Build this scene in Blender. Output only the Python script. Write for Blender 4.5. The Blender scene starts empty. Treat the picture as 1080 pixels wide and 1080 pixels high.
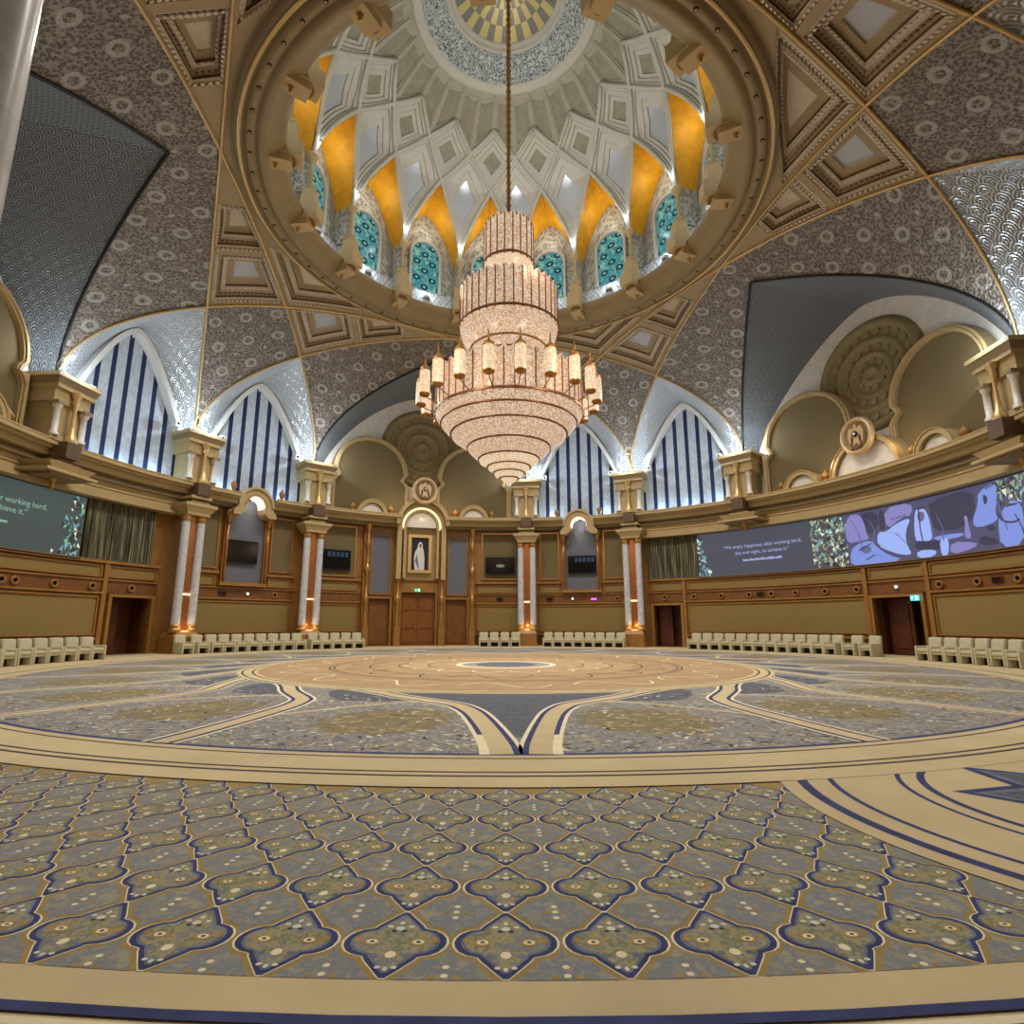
import bpy, bmesh, math, random
from mathutils import Vector
from math import sin, cos, tan, pi, radians, degrees, sqrt, hypot, atan2
random.seed(7)
C = bpy.context.scene.collection
S = 1.4                      # one layout unit in metres
PH = -18.0                   # azimuth of the axis through the portrait and the doors
K = lambda n: PH + 22.5 * n
def P(R, a, z):              # plan radius, azimuth in degrees, height (layout units)
    a = radians(a); return Vector((R * sin(a), R * cos(a), z))

# ------------------------------------------------------------------ materials
def lin(c): return c / 12.92 if c <= .04045 else ((c + .055) / 1.055) ** 2.4
def rgb(h, f=1.0):
    return tuple(lin(int(h[i:i + 2], 16) / 255) * f for i in (0, 2, 4)) + (1.0,)
class X:                     # tiny expression builder over math nodes
    def __init__(s, t, v): s.t, s.v = t, v
    def _o(s, op, *b):
        n = s.t.nodes.new('ShaderNodeMath'); n.operation = op
        for i, q in enumerate((s,) + b):
            q = q.v if isinstance(q, X) else q
            if isinstance(q, (int, float)): n.inputs[i].default_value = q
            else: s.t.links.new(q, n.inputs[i])
        return X(s.t, n.outputs[0])
    def __add__(s, o): return s._o('ADD', o)
    def __sub__(s, o): return s._o('SUBTRACT', o)
    def __mul__(s, o): return s._o('MULTIPLY', o)
    def __truediv__(s, o): return s._o('DIVIDE', o)
    def fr(s): return s._o('FRACT')
    def fl(s): return s._o('FLOOR')
    def ab(s): return s._o('ABSOLUTE')
    def sq(s): return s._o('SQRT')
    def sn(s): return s._o('SINE')
    def mod(s, o): return s._o('FLOORED_MODULO', o)
    def lt(s, o): return s._o('LESS_THAN', o)
    def gt(s, o): return s._o('GREATER_THAN', o)
    def mx(s, o): return s._o('MAXIMUM', o)
    def mn(s, o): return s._o('MINIMUM', o)
class Mt:
    def __init__(s, name):
        s.m = bpy.data.materials.new(name); s.m.use_nodes = True; s.t = s.m.node_tree
        s.b = s.t.nodes['Principled BSDF']; s.L = s.t.links.new
    def node(s, k, **kw):
        n = s.t.nodes.new(k)
        for a, v in kw.items():
            if a in n.inputs: n.inputs[a].default_value = v
            else: setattr(n, a, v)
        return n
    def obj(s, scale=1.0):
        tc = s.node('ShaderNodeTexCoord'); return tc.outputs['Object']
    def uv(s):
        tc = s.node('ShaderNodeTexCoord'); x = s.node('ShaderNodeSeparateXYZ'); s.L(tc.outputs['UV'], x.inputs[0])
        return X(s.t, x.outputs[0]), X(s.t, x.outputs[1]), tc.outputs['UV']
    def noise(s, scale, det=3, vec=None, rough=.6):
        n = s.node('ShaderNodeTexNoise'); n.inputs['Scale'].default_value = scale; n.inputs['Detail'].default_value = det
        n.inputs['Roughness'].default_value = rough
        s.L(vec or s.obj(), n.inputs['Vector']); return X(s.t, n.outputs['Fac'])
    def voro(s, scale, vec=None, feature='F1'):
        n = s.node('ShaderNodeTexVoronoi'); n.feature = feature; n.inputs['Scale'].default_value = scale
        s.L(vec or s.obj(), n.inputs['Vector']); return X(s.t, n.outputs['Distance'])
    def ramp(s, fac, stops):
        r = s.node('ShaderNodeValToRGB'); e = r.color_ramp.elements
        while len(e) < len(stops): e.new(.5)
        for q, (p, c) in zip(e, stops): q.position = p; q.color = c
        s.L(fac.v, r.inputs[0]); return r.outputs[0]
    def mix(s, fac, a, b):
        n = s.node('ShaderNodeMix'); n.data_type = 'RGBA'
        for i, q in ((0, fac.v if isinstance(fac, X) else fac), (6, a), (7, b)):
            if isinstance(q, (tuple, float, int)): n.inputs[i].default_value = q
            else: s.L(q, n.inputs[i])
        return n.outputs[2]
    def base(s, c):
        if isinstance(c, tuple): s.b.inputs['Base Color'].default_value = c
        else: s.L(c, s.b.inputs['Base Color'])
    def bump(s, h, st=.5, d=.05):
        n = s.node('ShaderNodeBump'); n.inputs['Strength'].default_value = st; n.inputs['Distance'].default_value = d
        s.L(h.v, n.inputs['Height']); s.L(n.outputs[0], s.b.inputs['Normal'])
    def set(s, rough=.6, metal=0., spec=None):
        s.b.inputs['Roughness'].default_value = rough; s.b.inputs['Metallic'].default_value = metal
        if spec is not None: s.b.inputs['Specular IOR Level'].default_value = spec
    def emit(s, c, st):
        if isinstance(c, tuple): s.b.inputs['Emission Color'].default_value = c
        else: s.L(c, s.b.inputs['Emission Color'])
        if isinstance(st, X): s.L(st.v, s.b.inputs['Emission Strength'])
        else: s.b.inputs['Emission Strength'].default_value = st
M = {}
def simple(name, h, rough=.6, metal=0., var=.12, scale=3., bump=0., bscale=20., f=1.0):
    m = Mt(name); m.set(rough, metal)
    c = rgb(h, f)
    if var:
        n = m.noise(scale, 4)
        m.base(m.ramp(n, [(.3, tuple(x * (1 - var) for x in c[:3]) + (1,)), (.7, tuple(min(1, x * (1 + var)) for x in c[:3]) + (1,))]))
    else: m.base(c)
    if bump: m.bump(m.noise(bscale, 2), bump, .02)
    M[name] = m.m; return m
def glow(name, h, st, base='202020'):
    m = Mt(name); m.set(.4); m.base(rgb(base)); m.emit(rgb(h), st); M[name] = m.m; return m

simple('tan_wool', 'cdb98f', .95, var=.10, scale=.9, bump=.3, bscale=120)
simple('cream_wool', 'eadcb8', .95, var=.08, scale=6)
simple('navy_wool', '363c68', .95, var=.3, scale=5)
simple('brown_wool', '4a3c3c', .95, var=.2, scale=5)
simple('ochre_wool', 'a48648', .95, var=.25, scale=5)
simple('rose_tan_wool', 'a98c66', .95, var=.16, scale=2.5)
simple('blue_grey_wool', '6e7484', .95, var=.35, scale=6)
def mottle(name, cols, scale, scale2=None):
    m = Mt(name); m.set(.95)
    n = m.noise(scale, 5, rough=.75)
    st = [(.3 + .4 * i / (len(cols) - 1), rgb(c)) for i, c in enumerate(cols)]
    m.base(m.ramp(n, st)); M[name] = m.m
mottle('medallion_wool', ['4e4e5c', '76757c', 'a09b8e', '62626e', 'b3aa94', '77757a', '565662'], 4.2)
mottle('petal_blue_wool', ['474a54', '63666e', '4e515c', '75777c'], 4.5)
mottle('petal_gold_wool', ['76705c', '98854f', '6c6858', 'a8935c', '7d7a6c'], 4)
mottle('cell_wool', ['636a7a', '969072', '747a84', 'a99a6c', '6c745f', 'a59d80', '777b80'], 5.5)
mottle('diamond_wool', ['80817f', '96917f', '777c84', 'a39a7e', '868580'], 6)
mottle('diamond_edge_wool', ['947c46', 'a38c56'], 5)
simple('white_wool', 'd9d6c4', .95, var=.1)
simple('dark_wool', '3a4054', .95, var=.2)

simple('oak', '9a6c34', .42, var=.16, scale=2.2)
simple('oak_dark', '7c4f22', .42, var=.2, scale=2.2)
simple('oak_red', '5a2f18', .45, var=.25, scale=2)
simple('door_oak', '85501f', .4, var=.15, scale=2)
simple('gilt', 'b98a4c', .32, metal=.55, var=.1)
simple('gold_line', 'd0b078', .35, metal=.5, var=.05)
simple('plaster', 'b39c6e', .6, var=.06, scale=1.5)
simple('plaster_dark', '887553', .6, var=.1, scale=1.5)
simple('rosette_plaster', '85764e', .65, var=.12, scale=6, bump=.3, bscale=14)
simple('brown_block', '5c4630', .5, var=.15)
simple('white_marble', 'dcd6cc', .3, var=.10, scale=3)
simple('marble_shaft', 'c8c8cc', .25, var=.15, scale=5)
simple('copper', 'b5733f', .3, metal=.7, var=.1)
simple('olive_fabric', '746646', .9, var=.08, scale=30)
simple('grey_panel', '6a6c78', .7, var=.06, scale=20)
simple('black_gloss', '08080a', .12, var=0)
simple('dark_metal', '2b2a2a', .4, metal=.5, var=0)
simple('chair_fabric', 'c4bc9c', .85, var=.08, scale=8)
simple('chair_shade', '2a2620', .9, var=0)
simple('white_paint', 'e6e6e2', .5, var=.03)
simple('mirror', 'b9bfca', .25, metal=.25, var=0)
simple('drum_white', 'bdbbb0', .45, var=.05)
simple('dome_plaster', 'a8a494', .6, var=.08, scale=2, bump=.2, bscale=8)
simple('dome_panel', '94907e', .6, var=.16, scale=3, bump=.35, bscale=7)
simple('gold_leaf', 'dba31c', .6, metal=.08, var=.14, scale=2.5)
simple('coffer_plaster', '9a8768', .6, var=.08, scale=2)
simple('coffer_light', 'c6bcaa', .55, var=.1, scale=6)
simple('coffer_dark', '67533a', .6, var=.12, scale=6)
simple('robe_white', 'd8d6d2', .9, var=.05)
simple('skin', '8c6a50', .8, var=.05)
simple('canvas_dark', '1c2026', .7, var=.35, scale=2)
simple('emblem_gilt', 'd2b48a', .4, metal=.3, var=.1)

# fabric panels with a chevron weave
m = Mt('chevron_fabric'); m.set(.85)
u, v, _ = m.uv()
w = ((u * 7).fr() - .5).ab() * .28 + v * 2.4
st = (w * 7.0).fr()
m.base(m.mix((st.gt(.5)) * .45 + m.noise(3, 3) * .3, rgb('86703f'), rgb('a08650'))); M['chevron_fabric'] = m.m
# pleated curtain beside the screens
m = Mt('pleated_fabric'); m.set(.85)
u, v, _ = m.uv()
n = X(m.t, None)
q = m.node('ShaderNodeTexNoise'); q.inputs['Scale'].default_value = 1.0; q.inputs['Detail'].default_value = 3
cb = m.node('ShaderNodeCombineXYZ'); m.L((u * 14.0).v, cb.inputs[0]); m.L((v * .55).v, cb.inputs[1]); m.L(cb.outputs[0], q.inputs['Vector'])
q = X(m.t, q.outputs['Fac'])
m.base(m.ramp(q, [(.38, rgb('3c3a2c')), (.52, rgb('68654c')), (.64, rgb('9a957c'))])); m.bump(q, .8, .05); M['pleated_fabric'] = m.m
# embossed silver-brown vault skin with rows of rings
m = Mt('vault_skin'); m.set(.42, .55)
u, v, uvs = m.uv()
def rings(u, v, px, py, r, wd):
    y = v / py; row = y.fl(); x = u / px + row.mod(2) * .5
    fx = (x.fr() - .5) * px; fy = (y.fr() - .5) * py
    d = (fx * fx + fy * fy).sq()
    ring = (d - r).ab().lt(wd)
    gx = (fx.ab() - px * .5).ab()
    leaf = (gx * 1.6 + (fy - .06).ab()).lt(.11)
    return ring, leaf, d
ring, leaf, d = rings(u, v, 1.42, .80, .165, .05)
vo = m.voro(15, uvs); vo2 = m.noise(30, 3, uvs)
dl = (((u * 2.1 + v * 3.3).fr() - .5).ab().gt(.47)).mx(((u * -2.1 + v * 3.3).fr() - .5).ab().gt(.47))
f = vo * .75 + vo2 * .45
base = m.ramp(f, [(.22, rgb('3c342e')), (.5, rgb('625950')), (.78, rgb('968c81'))])
c = m.mix(dl * .3, base, rgb('8f8576'))
c = m.mix(ring.mx(leaf) * .7, c, rgb('b8b2aa'))
m.base(c); m.bump(f * .8 + ring * .6 + leaf * .4, .9, .09); M['vault_skin'] = m.m
# silvery scale pattern in the window reveals
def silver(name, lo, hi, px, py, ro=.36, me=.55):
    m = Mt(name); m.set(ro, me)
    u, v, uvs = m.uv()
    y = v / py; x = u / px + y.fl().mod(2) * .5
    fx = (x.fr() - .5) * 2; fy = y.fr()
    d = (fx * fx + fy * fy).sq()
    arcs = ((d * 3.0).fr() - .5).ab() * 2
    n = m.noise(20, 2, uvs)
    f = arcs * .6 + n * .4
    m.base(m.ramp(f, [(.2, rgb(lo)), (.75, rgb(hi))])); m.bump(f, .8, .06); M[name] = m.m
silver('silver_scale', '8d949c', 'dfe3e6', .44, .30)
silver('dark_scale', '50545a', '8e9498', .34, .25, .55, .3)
# striped window drape
m = Mt('striped_drape'); m.set(.8)
u, v, uvs = m.uv()
s1 = (u.fr() - .5).ab()
n = m.noise(4, 3, uvs)
dark = s1.lt(.165)
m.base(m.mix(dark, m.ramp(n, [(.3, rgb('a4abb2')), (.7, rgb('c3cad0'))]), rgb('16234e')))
m.emit(m.mix(dark, rgb('a9c2dc'), rgb('0c1430')), .06); M['striped_drape'] = m.m  # faint emission stands in for daylight behind the cloth
# stained glass of the drum
m = Mt('stained_glass'); m.set(.2)
u, v, uvs = m.uv()
y = v / .36; x = u / .66 + y.fl().mod(2) * .5
fx = (x.fr() - .5) * .66; fy = (y.fr() - .5) * .36
d = (fx * fx + fy * fy * 1.6).sq()
rg = (d - .115).ab().lt(.045)
vo = m.voro(9, uvs)
c = m.ramp(vo, [(.1, rgb('1a5f74')), (.32, rgb('49a596')), (.5, rgb('2a6f9a')), (.8, rgb('8cc49a'))])
c = m.mix(rg, c, rgb('12303c')); c = m.mix(d.lt(.05), c, rgb('6ad0b0'))
m.base(rgb('101818')); m.emit(c, .8); M['stained_glass'] = m.m
# carved silver plaster
m = Mt('carved_plaster'); m.set(.5, .15)
u, v, uvs = m.uv()
f = m.voro(7, uvs) * .7 + m.noise(14, 3, uvs) * .5
m.base(m.ramp(f, [(.25, rgb('62645f')), (.5, rgb('96978f')), (.8, rgb('c4c4bc'))])); m.bump(f, .9, .08); M['carved_plaster'] = m.m
# arabesque ring of the dome
m = Mt('arabesque'); m.set(.5, .1)
u, v, uvs = m.uv()
f = ((m.noise(2.6, 2, uvs) * 30).sn()).ab()
m.base(m.ramp(f, [(.15, rgb('56646a')), (.42, rgb('a6aeb2')), (.7, rgb('c4cacc'))])); m.bump(f, .7, .06); M['arabesque'] = m.m
m = Mt('crown_mosaic'); m.set(.4, .2)
u, v, uvs = m.uv()
ck = ((u * 3).fl() + (v * 2.2).fl()).mod(2)
m.base(m.mix(ck, rgb('c9bc7c'), rgb('7d7d78'))); M['crown_mosaic'] = m.m
# ledge of pale inlaid marble under the drum windows
m = Mt('inlaid_ledge'); m.set(.4)
u, v, uvs = m.uv()
f = (((u * 2.0).fr() - .5).ab() + ((v * 1.2).fr() - .5).ab())
m.base(m.mix(((f * 3).fr() - .5).ab().lt(.16), rgb('e4e6e4'), rgb('8fa6c8'))); M['inlaid_ledge'] = m.m
# chandelier crystal
m = Mt('crystal_panel'); m.set(.25)
u, v, uvs = m.uv()
sp = m.voro(24, uvs)
sp2 = m.noise(55, 2, uvs)
f = sp * .6 + sp2 * .6
c = m.ramp(f, [(.3, rgb('9c6644')), (.48, rgb('c8946a')), (.58, rgb('e2b488')), (.66, rgb('fff2da'))])  # sparkle of the crystal put into the emission colour as pale specks
m.base(rgb('9a7458')); m.emit(c, 0.6); M['crystal_panel'] = m.m
m = Mt('crystal_bright'); m.set(.25)
u, v, uvs = m.uv()
f = m.voro(26, uvs) * .7 + m.noise(50, 2, uvs) * .55
c = m.ramp(f, [(.3, rgb('a87850')), (.5, rgb('e4b484')), (.66, rgb('fff0d0'))])  # same sparkle specks in the glow colour
m.base(rgb('9a7458')); m.emit(c, 0.72); M['crystal_bright'] = m.m
simple('chandelier_fin', '9c6a4a', .35, metal=.5, var=0)
simple('chandelier_gold', 'a8793c', .35, metal=.7, var=0)
glow('strip_warm', 'ffe2ac', 1.6); glow('strip_white', 'fff0d8', 1.5); glow('lens_white', 'eef4ff', 1.2)
glow('exit_green', '2fd08a', 1.2); glow('exit_white', 'eafff4', 2.0); glow('exit_cyan', '48d8e8', 1.4)
glow('sign_magenta', 'd05cf0', 2.2); glow('base_light', 'ffd296', 3.0)
glow('screen_dim', '4d4f5c', .9, '050505'); glow('screen_green', '4a5450', .85, '050505')
glow('screen_text', 'aab2e6', 1.0, '050505'); glow('screen_text_green', '9cc8b4', .8, '050505')
glow('shot_blue', '7f93dd', 1.0, '050505'); glow('shot_pale', '9db4f4', 1.0, '050505'); glow('shot_grey', '5a5878', .8, '050505')
glow('shot_dark', '46435a', .75, '050505'); glow('shot_face', '6f6a98', .85, '050505'); glow('shot_lilac', '8c86c4', .95, '050505')
glow('gem_pale', 'b4b498', .8, '050505'); glow('gem_white', 'e6efdc', .9, '050505'); glow('gem_green', '8fc2a4', .8, '050505'); glow('gem_olive', '6a6a50', .7, '050505')
glow('gem_cyan', '7fb4bc', .8, '050505'); glow('gem_dark', '34362e', .7, '050505'); glow('tv_painted_reflection', '27425c', .55, '050505'); glow('tv_painted_glint', 'a89888', .5, '050505')

# ------------------------------------------------------------------ mesh builder
def slices(pts, w):         # cut an outline into upright strips so that it follows the curved wall
    x0, x1 = min(p[0] for p in pts), max(p[0] for p in pts); n = max(1, int((x1 - x0) / w + .5)); out = []
    def clip(ps, x, s):
        o = []
        for i in range(len(ps)):
            a, c = ps[i - 1], ps[i]; ia, ic = (a[0] - x) * s >= 0, (c[0] - x) * s >= 0
            if ia != ic: t = (x - a[0]) / (c[0] - a[0]); o.append((x, a[1] + (c[1] - a[1]) * t))
            if ic: o.append(c)
        return o
    for i in range(n):
        q = clip(clip(pts, x0 + (x1 - x0) * i / n, 1), x0 + (x1 - x0) * (i + 1) / n, -1)
        q = [p for j, p in enumerate(q) if hypot(p[0] - q[j - 1][0], p[1] - q[j - 1][1]) > 1e-5]
        if len(q) > 2: out.append(q)
    return out
class MB:
    def __init__(s): s.v = []; s.f = []; s.mi = []; s.uv = []; s.sm = []; s.mats = []
    def mat(s, n):
        if n not in s.mats: s.mats.append(n)
        return s.mats.index(n)
    def face(s, idx, m=0, uv=None, smooth=False):
        s.f.append(idx); s.mi.append(m); s.uv.append(uv); s.sm.append(smooth)
    def grid(s, fn, nu, nv, m, uvfn=None, smooth=True):
        k = s.mat(m); b = len(s.v)
        for j in range(nv + 1):
            for i in range(nu + 1): s.v.append(Vector(fn(i / nu, j / nv)))
        U = uvfn or (lambda a, b: (a, b))
        for j in range(nv):
            for i in range(nu):
                q = [b + j * (nu + 1) + i, b + j * (nu + 1) + i + 1, b + (j + 1) * (nu + 1) + i + 1, b + (j + 1) * (nu + 1) + i]
                s.face(q, k, [U(i / nu, j / nv), U((i + 1) / nu, j / nv), U((i + 1) / nu, (j + 1) / nv), U(i / nu, (j + 1) / nv)], smooth)
        return s
    def hexa(s, p, m):       # eight corners: bottom ring then top ring
        k = s.mat(m); b = len(s.v); s.v += [Vector(q) for q in p]
        for q in ((0, 3, 2, 1), (4, 5, 6, 7), (0, 1, 5, 4), (1, 2, 6, 5), (2, 3, 7, 6), (3, 0, 4, 7)): s.face([b + i for i in q], k)
        return s
    def cbox(s, a0, a1, z0, z1, R0, R1, m, n=None):   # box bent round the room axis
        n = n or max(1, int(abs(a1 - a0) / 2.2 + .5)); k = s.mat(m); b = len(s.v)
        for i in range(n + 1):
            a = a0 + (a1 - a0) * i / n
            s.v += [P(R0, a, z0), P(R1, a, z0), P(R1, a, z1), P(R0, a, z1)]
        for i in range(n):
            p, q = b + 4 * i, b + 4 * i + 4
            x0 = radians(a0 + (a1 - a0) * i / n) * R0; x1 = radians(a0 + (a1 - a0) * (i + 1) / n) * R0
            s.face([p + 3, q + 3, q, p], k, [(x0, z1), (x1, z1), (x1, z0), (x0, z0)])
            s.face([p + 1, q + 1, q + 2, p + 2], k); s.face([p + 2, q + 2, q + 3, p + 3], k); s.face([p, q, q + 1, p + 1], k)
        e = b + 4 * n
        s.face([b, b + 1, b + 2, b + 3], k); s.face([e + 3, e + 2, e + 1, e], k)
        return s
    def lbox(s, R, a, z0, z1, hx, hy, m, top=None):    # straight box standing at R, azimuth a; hx tangential, hy radial half sizes
        t = radians(a); ex = Vector((cos(t), -sin(t), 0)); ey = Vector((sin(t), cos(t), 0)); o = ey * R
        tx, ty = top or (hx, hy); r = []
        for (z, x, y) in ((z0, hx, hy), (z1, tx, ty)):
            r += [o - ex * x - ey * y + Vector((0, 0, z)), o + ex * x - ey * y + Vector((0, 0, z)), o + ex * x + ey * y + Vector((0, 0, z)), o - ex * x + ey * y + Vector((0, 0, z))]
        return s.hexa(r, m)
    def lathe(s, prof, R, a, m, seg=16, uvs=1.0, smooth=True, a0=0, a1=2 * pi, off=(0, 0)):
        c = P(R, a, 0) + Vector((off[0], off[1], 0)); n = len(prof) - 1
        L = [0]
        for i in range(n): L.append(L[-1] + hypot(prof[i + 1][0] - prof[i][0], prof[i + 1][1] - prof[i][1]))
        def fn(u, v):
            r, z = prof[round(v * n)]; t = a0 + (a1 - a0) * u
            return c + Vector((r * cos(t), r * sin(t), z))
        def uf(u, v):
            r, z = prof[round(v * n)]; return ((a1 - a0) * u * max(.1, prof[0][0] if uvs == 1 else uvs), L[round(v * n)])
        return s.grid(fn, seg, n, m, uf, smooth)
    def tube(s, pts, r, m, seg=8, closed=False):
        pts = [Vector(p) for p in pts]; n = len(pts); k = s.mat(m); b = len(s.v); up = Vector((0, 0, 1))
        for i, p in enumerate(pts):
            t = (pts[(i + 1) % n] - pts[i - 1]) if closed else (pts[min(i + 1, n - 1)] - pts[max(i - 1, 0)])
            t.normalize(); x = t.cross(up if abs(t.z) < .95 else Vector((1, 0, 0))).normalized(); y = t.cross(x)
            rr = r[i] if isinstance(r, (list, tuple)) else r
            for j in range(seg):
                q = 2 * pi * j / seg; s.v.append(p + x * (rr * cos(q)) + y * (rr * sin(q)))
        for i in range(n if closed else n - 1):
            i2 = (i + 1) % n
            for j in range(seg):
                j2 = (j + 1) % seg
                s.face([b + i * seg + j, b + i * seg + j2, b + i2 * seg + j2, b + i2 * seg + j], k, None, True)
        if not closed:
            s.face([b + j for j in range(seg)][::-1], k); s.face([b + (n - 1) * seg + j for j in range(seg)], k)
        return s
    def wpoly(s, pts, a, R0, R1, m, side=None):        # outline (x, z) extruded between two radii on the curved wall
        k = s.mat(m); k2 = s.mat(side or m); b = len(s.v); n = len(pts)
        A = lambda x, R: a + degrees(x / 13.6)
        for x, z in pts: s.v.append(P(R0, A(x, R0), z))
        for x, z in pts: s.v.append(P(R1, A(x, R1), z))
        w0, w1 = min(x for x, z in pts), max(x for x, z in pts)
        if w1 - w0 < .6: s.face(list(range(b, b + n)), k, [(x, z) for x, z in pts])
        else:
            for q in slices(pts, .3):
                o = len(s.v); s.v += [P(R0, A(x, R0), z) for x, z in q]; s.face(list(range(o, o + len(q))), k, q)
        for i in range(n):
            j = (i + 1) % n; s.face([b + i, b + n + i, b + n + j, b + j], k2)
        return s
    def wband(s, pi_, po, a, R0, R1, m, closed=False):  # band between an inner and outer line on the wall
        k = s.mat(m); b = len(s.v); n = len(pi_)
        for (x, z), (X_, Z) in zip(pi_, po):
            for R in (R0, R1):
                s.v.append(P(R, a + degrees(x / 13.6), z)); s.v.append(P(R, a + degrees(X_ / 13.6), Z))
        for i in range(n if closed else n - 1):
            p = b + 4 * i; q = b + 4 * ((i + 1) % n)
            s.face([p, q, q + 1, p + 1], k); s.face([p + 1, q + 1, q + 3, p + 3], k); s.face([p, p + 2, q + 2, q], k)
        if not closed:
            s.face([b, b + 1, b + 3, b + 2], k); e = b + 4 * (n - 1); s.face([e, e + 2, e + 3, e + 1], k)
        return s
    def poly(s, pts, m, uv=None):
        k = s.mat(m); b = len(s.v); s.v += [Vector(p) for p in pts]; s.face(list(range(b, b + len(pts))), k, uv); return s
    def build(s, name, parent=None, loc=None, kind=None):
        if loc is None:
            if parent is not None: loc = LOC[parent.name]
            else:
                xs = [v.x for v in s.v]; ys = [v.y for v in s.v]; zs = [v.z for v in s.v]
                loc = Vector(((min(xs) + max(xs)) / 2, (min(ys) + max(ys)) / 2, min(zs)))
        me = bpy.data.meshes.new(name)
        me.from_pydata([(v - loc) * S for v in s.v], [], s.f)
        for n in s.mats: me.materials.append(M[n])
        me.polygons.foreach_set('material_index', s.mi); me.polygons.foreach_set('use_smooth', s.sm)
        uvl = me.uv_layers.new(name='UVMap'); flat = []
        for f, q in zip(s.f, s.uv):
            if q is None: flat += [0.0] * (2 * len(f))
            else:
                for a in q: flat += [a[0], a[1]]
        uvl.data.foreach_set('uv', flat); me.validate(); me.update()
        bm = bmesh.new(); bm.from_mesh(me); bmesh.ops.remove_doubles(bm, verts=bm.verts, dist=.0004)
        bmesh.ops.recalc_face_normals(bm, faces=bm.faces) if len(bm.faces) < 30000 else None
        bm.to_mesh(me); bm.free()
        o = bpy.data.objects.new(name, me); C.objects.link(o)
        if parent is not None: o.parent = parent
        else: o.location = loc * S
        LOC[o.name] = loc
        if kind: o['kind'] = kind
        return o
LOC = {}
def empty(name, loc, kind=None):
    o = bpy.data.objects.new(name, None); C.objects.link(o); o.location = Vector(loc) * S; LOC[o.name] = Vector(loc)
    o.empty_display_size = .2
    if kind: o['kind'] = kind
    return o
def tag(o, label, cat, group=None):
    o['label'] = label; o['category'] = cat
    if group: o['group'] = group
    return o
def arc(cx, cz, r, t0=0, t1=180, n=24, ry=None):
    return [(cx + r * cos(radians(t0 + (t1 - t0) * i / n)), cz + (ry or r) * sin(radians(t0 + (t1 - t0) * i / n))) for i in range(n + 1)]
ORD = ['first', 'second', 'third', 'fourth', 'fifth', 'sixth', 'seventh', 'eighth', 'ninth', 'tenth', 'eleventh', 'twelfth', 'thirteenth', 'fourteenth', 'fifteenth', 'sixteenth', 'seventeenth']

# ------------------------------------------------------------------ floor and carpet
b = MB(); b.lathe([(.01, -.03), (22, -.03)], 0, 0, 'oak', 96, 1, False); floor = b.build('floor', loc=Vector((0, 0, -.03)), kind='structure')
cp = MB()
def ann(r0, r1, z, m, a0=0, a1=360, n=None, mb=cp):
    n = n or max(2, int(abs(a1 - a0) / 2))
    mb.grid(lambda u, v: P(r0 + (r1 - r0) * v, a0 + (a1 - a0) * u, z), n, 1, m, None, False)
def strip(pts, w, z, m, mb=cp):
    L = []; n = len(pts)
    for i in range(n):
        t = (pts[min(i + 1, n - 1)] - pts[max(i - 1, 0)]).normalized(); q = Vector((-t.y, t.x, 0)) * (w / 2)
        L.append((pts[i] + q, pts[i] - q))
    k = mb.mat(m); o = len(mb.v)
    for p, q in L: mb.v += [Vector((p.x, p.y, z)), Vector((q.x, q.y, z))]
    for i in range(n - 1): mb.face([o + 2 * i, o + 2 * i + 1, o + 2 * i + 3, o + 2 * i + 2], k)
E3 = .0006
ann(.01, 13.72, 0, 'tan_wool'); 
cp.grid(lambda u, v: Vector((-4.5 + 9 * u, -17 + 5 * v, -.0005)), 1, 1, 'tan_wool', None, False)
ann(12.96, 13.0, 9 * E3, 'navy_wool'); ann(13.02, 13.05, 9 * E3, 'cream_wool')
# lattice field of quatrefoils
CW, RP, NR = 1.607, .39, 5
def cell(az, r): return lambda u, v: P(r - v * RP, az + u * CW, 0)
half = [(.025, -.5), (.085, -.43), (.16, -.34), (.225, -.262), (.248, -.218), (.285, -.205), (.36, -.185), (.43, -.138), (.475, -.072), (.49, 0)]
half = half + [(u, -v) for u, v in half[-2::-1]]
quat = half + [(-u, v) for u, v in half[::-1]]
def inset(pts, d):
    n = len(pts); o = []
    for i in range(n):
        a = Vector(pts[i - 1]); c = Vector(pts[(i + 1) % n]); t = (c - a); t = t.normalized() if t.length > 1e-6 else Vector((1, 0))
        o.append((pts[i][0] - t.y * d, pts[i][1] + t.x * d))
    return o
sc2 = lambda k: [(u * k, v * (k + .02)) for u, v in quat]
q_navy, q_fill, q_in = sc2(.95), sc2(.83), sc2(.76)
def put(az, r, pts, z, m):
    f = cell(az, r); cp.poly([f(u, v) + Vector((0, 0, z * E3)) for u, v in pts], m)
def ell_(az, r, u, v, a, c, z, m, n=10):
    put(az, r, [(u + a * cos(2 * pi * i / n), v + c * sin(2 * pi * i / n)) for i in range(n)], z, m)
A0, A1 = -8, 47
ann(10.87, 12.80, 1 * E3, 'diamond_edge_wool', 180 + CW * A0, 180 + CW * A1)
diam = [(0, -.30), (.07, -.22), (.15, -.14), (.22, -.1), (.34, -.0), (.22, .1), (.15, .14), (.07, .22), (0, .30), (-.07, .22), (-.15, .14), (-.22, .1), (-.34, 0), (-.22, -.1), (-.15, -.14), (-.07, -.22)]
qd = [(.5 - u, .5 - v) for u, v in half[::-1] if v <= 0 for v in [-v]]
diam = qd + [(u, -v) for u, v in qd[::-1]] + [(-u, -v) for u, v in qd] + [(-u, v) for u, v in qd[::-1]]
diam = [(u * .86, v * .86) for u, v in diam]
dhalf = [(u, max(v, 0)) for u, v in diam]
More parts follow.
